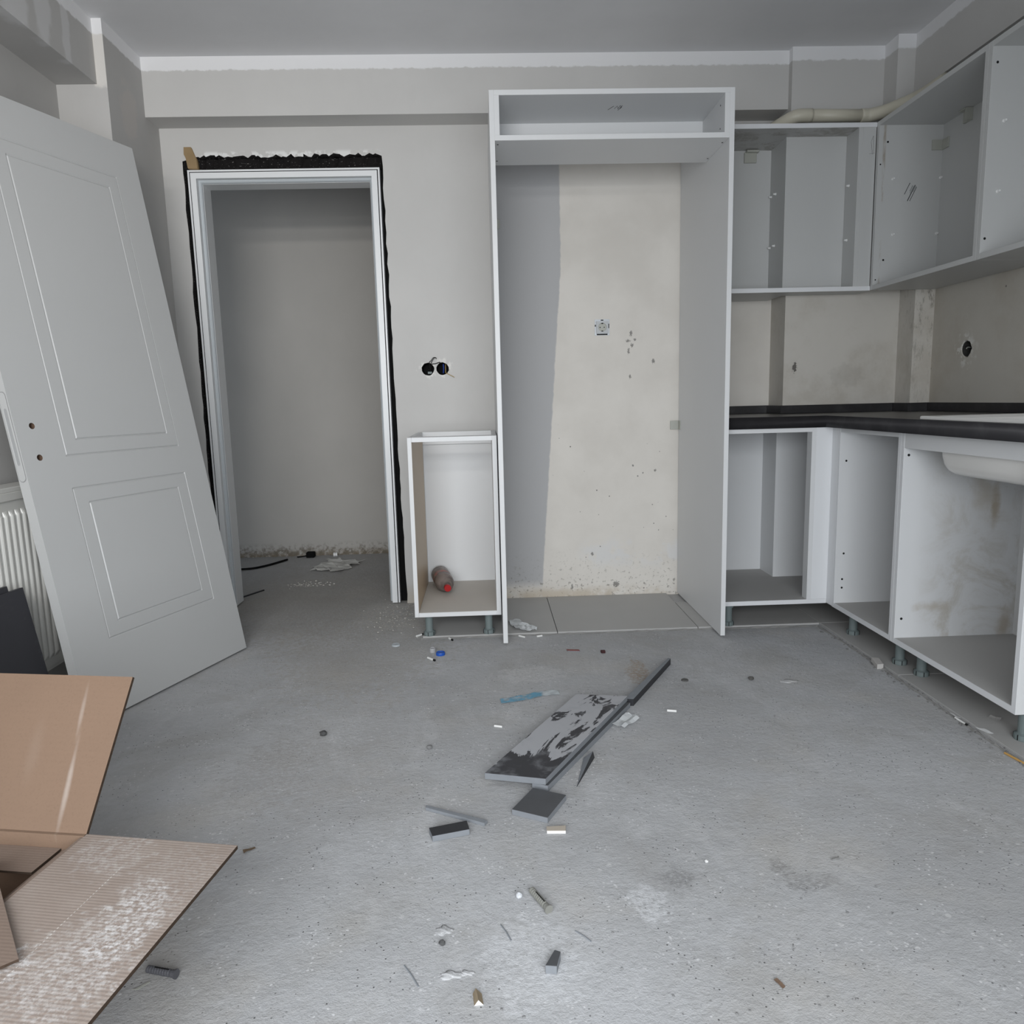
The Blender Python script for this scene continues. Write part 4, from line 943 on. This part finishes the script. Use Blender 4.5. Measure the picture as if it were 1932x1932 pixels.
def scrap(name, poly, label, cat, mat_, z=.001, wav=.004, n=3):
    bm = bmesh.new(); vs = [bm.verts.new((p[0], p[1], z)) for p in poly]; f = bm.faces.new(vs)
    bmesh.ops.triangulate(bm, faces=[f]); bmesh.ops.subdivide_edges(bm, edges=bm.edges[:], cuts=n, use_grid_fill=True)
    sd = random.random() * 9
    for v in bm.verts: v.co.z = z + wav * (0.5 + .5 * math.sin(v.co.x * 160 + sd) * math.cos(v.co.y * 130 + sd))
    r = bmesh.ops.extrude_face_region(bm, geom=bm.faces[:])
    for v in [g for g in r['geom'] if isinstance(g, bmesh.types.BMVert)]: v.co.z += .0004
    c = (poly[0][0], poly[0][1], 0)
    return tag(obj(name, bm, mat_, loc=c), label, cat)
def blue_mat():
    t = NT('blue_printed_film', .5, .3); x, y, z = t.xyz()
    k = t.mix(t.step(t.noise(40, 5, .7), .45, .6), (.12, .30, .42), (.30, .36, .40)); k = t.mix(t.step(x, .150, .165), k, (.46, .50, .52)); t.color(k); return t.m
scrap('film_strip', [(.019, 2.285), (.024, 2.250), (.10, 2.272), (.16, 2.300), (.216, 2.308), (.209, 2.345), (.15, 2.335), (.08, 2.305)], 'torn blue printed plastic strip left of the mortar smeared board', 'strip', blue_mat(), wav=.003)
M_clear = NT('clear_film', .15, .5); M_clear.color((.74, .76, .77)); M_clear.b.inputs['Transmission Weight'].default_value = .35; M_clear.b.inputs['IOR'].default_value = 1.1; M_clear = M_clear.m
scrap('film_scrap', [(.345, 2.055), (.378, 2.036), (.434, 2.095), (.432, 2.115), (.40, 2.13)], 'clear plastic film scrap beside the long narrow dark strip', 'scrap', M_clear, wav=.010)
scrap('crumpled_film', [(.070, 3.10), (.11, 3.14), (.15, 3.03), (.19, 2.99), (.185, 2.96), (.13, 2.955), (.09, 3.0)], 'crumpled clear film on the tiles right of the tall cabinet foot', 'scrap', M_clear, z=.009, wav=.016)
offcut('red_strip', [(.284, 2.741), (.286, 2.722), (.334, 2.714), (.332, 2.732)], .0002, .004, 'small flat dark red strip before the niche', 'strip', flat('dull_red', (.26, .10, .095), .6, .2))
offcut('red_chip', [(.410, 2.70), (.412, 2.688), (.427, 2.688), (.426, 2.70)], .0002, .010, 'small dark maroon chip right of the red strip', 'chip', flat('maroon', (.07, .025, .025), .6, .2), flat('maroon_side', (.05, .02, .02), .6, .2))
M_paper = flat('white_paper', (.66, .66, .66), .8, .1)
scrap('paper_scrap', [(1.437, 2.0), (1.452, 2.012), (1.470, 1.99), (1.455, 1.975)], 'grey torn paper scrap under the sink cabinet', 'scrap', flat('grey_paper', (.42, .41, .40), .8, .1), z=.0085, wav=.004)
scrap('paper_scrap', [(1.353, 2.05), (1.361, 2.04), (1.362, 2.01), (1.352, 2.02)], 'white paper scrap by the tile edge, beside a white stick', 'scrap', M_paper, z=.004, wav=.003)
scrap('paper_scrap', [(1.358, 1.94), (1.377, 1.93), (1.384, 1.90), (1.368, 1.905)], 'white torn paper scrap lying on the tile edge right', 'scrap', M_paper, z=.008, wav=.003)
scrap('brown_chip', [(-.557, 1.512), (-.55, 1.498), (-.546, 1.506), (-.530, 1.516), (-.534, 1.522)], 'small brown cardboard bit right of the box flap', 'chip', flat('brown_bit', (.17, .125, .085), .8, .1), wav=.003, n=1)
scrap('brown_chip', [(.447, 1.080), (.453, 1.082), (.461, 1.066), (.455, 1.062)], 'small brown chip alone in the right foreground', 'chip', flat('brown_bit2', (.16, .11, .08), .8, .1), wav=.004, n=1)
scrap('shaving', [(-.618, 1.128), (-.607, 1.127), (-.593, 1.142), (-.5965, 1.144), (-.608, 1.133)], 'pale curved plastic shaving beside the dark wall plug', 'shaving', M_bracket, wav=.001, n=1)
stick((.688, 1.386), (.697, 1.389), .0022, 'tiny bright steel screw in the right foreground', flat('steel', (.6, .6, .6), .3, .5, metal=.8), flat('steel_head', (.5, .5, .5), .3, .5, metal=.8), 'screw', 'screw')
def pebble(x, y, r, label, c):
    bm = bmesh.new(); bmesh.ops.create_icosphere(bm, subdivisions=2, radius=r)
    for v in bm.verts: v.co = Vector((x + v.co.x * random.uniform(.8, 1.2), y + v.co.y * random.uniform(.8, 1.2), r * .62 + max(-r * .6, v.co.z * random.uniform(.6, .9))))
    return tag(obj('rubble_lump', bm, flat('lump', c, .9, .1, .2, 60), loc=(x, y, 0)), label, 'rubble', 'small lumps on the floor')
pebble(.038, 1.318, .007, 'small white lump left of the grey wall plug', (.66, .68, .71))
pebble(-.502, 2.072, .011, 'dark grey lump alone on the left middle floor', (.09, .09, .09))
pebble(.872, 2.375, .009, 'small dark lump before the right base cabinets', (.11, .105, .10))
pebble(-.184, 1.962, .008, 'small grey lump left of the mortar smeared board', (.22, .22, .22))
pebble(-.105, 1.20, .006, 'tiny dark lump below the mortar ridge in the foreground', (.1, .1, .1))
pebble(.43, 1.40, .004, 'tiny white crumb in the right foreground near the dark smears', (.75, .75, .74))
# scratches cut in the concrete: pale slivers of floor
for (a, b) in (((-.168, 1.154), (-.139, 1.105)), ((.0, 1.243), (.018, 1.201)), ((.135, 1.218), (.16, 1.189))):
    A_, B_ = Vector((*a, .0004)), Vector((*b, .0004)); obj('scratch', tube([A_, A_.lerp(B_, .5) + Vector((.001, 0, .0006)), B_], .0013, 5, 4), M_core, fl)
# crumbs of plaster nobody could count
def crumbs(n, gen, r0, r1):
    bm = bmesh.new()
    for _ in range(n):
        x, y = gen(); r = random.uniform(r0, r1); b = bmesh.new(); bmesh.ops.create_icosphere(b, subdivisions=1, radius=r)
        for v in b.verts: v.co = Vector((x + v.co.x * random.uniform(.6, 1.5), y + v.co.y * random.uniform(.6, 1.5), r * .5 + v.co.z * .55))
        join(bm, b)
    return bm
M_crumb = flat('plaster_crumb', (.60, .58, .54), .9, .1, .3, 50)
g1 = lambda: (random.gauss(-.44, .06), random.gauss(3.25, .12))
o = obj('plaster_crumbs', crumbs(110, g1, .0010, .0038), M_crumb, loc=(-.44, 3.25, 0)); tag(o, 'pale plaster crumbs scattered at the right foot of the door frame', 'crumbs', kind='stuff')
g2 = lambda: (random.gauss(-.985, .06), random.gauss(3.94, .03))
o = obj('plaster_crumbs', crumbs(60, g2, .002, .0065), M_crumb, loc=(-.985, 3.94, 0)); tag(o, 'heap of grey rubble crumbs on the hall floor beyond the doorway', 'crumbs', kind='stuff')
g3 = lambda: random.choice(((random.uniform(-.4, 1.2), random.uniform(.8, 1.05)), (random.uniform(.7, 1.2), random.uniform(1.0, 2.3)), (random.uniform(.2, .65), random.uniform(1.0, 1.3))))
o = obj('floor_grit', crumbs(170, g3, .0008, .0026), flat('grit', (.34, .34, .34), .9, .1, .6, 30), loc=(.4, 2, 0)); tag(o, 'fine grit scattered over the grey concrete floor', 'grit', kind='stuff')
g4 = lambda: (random.gauss(1.352, .01), random.uniform(1.6, 2.85))
o = obj('edge_debris', crumbs(120, g4, .0012, .0045), flat('edge_debris', (.27, .265, .26), .9, .1, .6, 30), loc=(1.35, 2.2, 0)); tag(o, 'crumbs gathered along the tile edge under the right cabinets', 'crumbs', kind='stuff')
# ------------------------------------------------------------------ things on the hall floor
jb = thing('adapter_box', 'black plastic box with short cable on the hall floor', 'box', (-1.135, 4.66, 0))
obj('case', bx(-1.160, -1.108, 4.645, 4.685, .0005, .036, bev=.004), M_black, jb)
obj('cable', tube([(-1.16, 4.665, .012), (-1.19, 4.668, .006), (-1.222, 4.67, .004)], .004, 6), M_black, jb)
bm = bmesh.new(); lathe_into(bm, Vector((-.992, 4.665, .014)), Vector((.024, .004, 0)), [(0, .013), (.45, .013), (.5, .009), (.55, .013), (1, .013)], 14)
tag(obj('plastic_plug', bm, M_plastic, loc=(-.98, 4.665, 0)), 'small white plastic plug by the hall wall', 'plug')
bm = bmesh.new(); join(bm, tube([(-1.47, 4.33, .010), (-1.40, 4.36, .008), (-1.33, 4.45, .007), (-1.262, 4.585, .007)], .0065, 6))
tag(obj('black_strip', bm, M_black, loc=(-1.4, 4.4, 0)), 'bent black rubber strip on the hall floor, left', 'strip')
bm = bmesh.new()
n = 14; V = [[bm.verts.new((0, 0, 0)) for _ in range(n + 1)] for _ in range(n + 1)]
A_, B_, C_, D_ = Vector((-1.05, 4.27, 0)), Vector((-.86, 4.20, 0)), Vector((-.775, 4.47, 0)), Vector((-.985, 4.545, 0))
for i in range(n + 1):
    for j in range(n + 1):
        p = A_.lerp(B_, i / n).lerp(D_.lerp(C_, i / n), j / n)
        p.x += .02 * math.sin(j * 1.3 + i); p.z = .004 + .022 * abs(math.sin(i * .55 + .4 * j) * math.cos(j * .45)) * (0.4 + .6 * random.random())
        V[i][j].co = p
for i in range(n):
    for j in range(n):
        if j in (3, 8) and i in (3, 4, 7, 8, 11, 12) and (i % 4 != 0): continue
        bm.faces.new((V[i][j], V[i + 1][j], V[i + 1][j + 1], V[i][j + 1]))
r = bmesh.ops.extrude_face_region(bm, geom=bm.faces[:])
for v in [g for g in r['geom'] if isinstance(g, bmesh.types.BMVert)]: v.co.z += .0012
tag(obj('crumpled_sheet', bm, flat('pale_grey_foam_sheet', (.50, .49, .46), .8, .1), loc=(-.92, 4.37, 0)), 'crumpled pale sheet with slots on the hall floor', 'sheet')
offcut('board_strip', [(-1.27, 3.69), (-1.265, 3.68), (-1.185, 3.835), (-1.192, 3.84)], .0002, .006, 'thin dark splinter on the hall floor beside the left jamb', 'board', M_slate2, M_slate2)
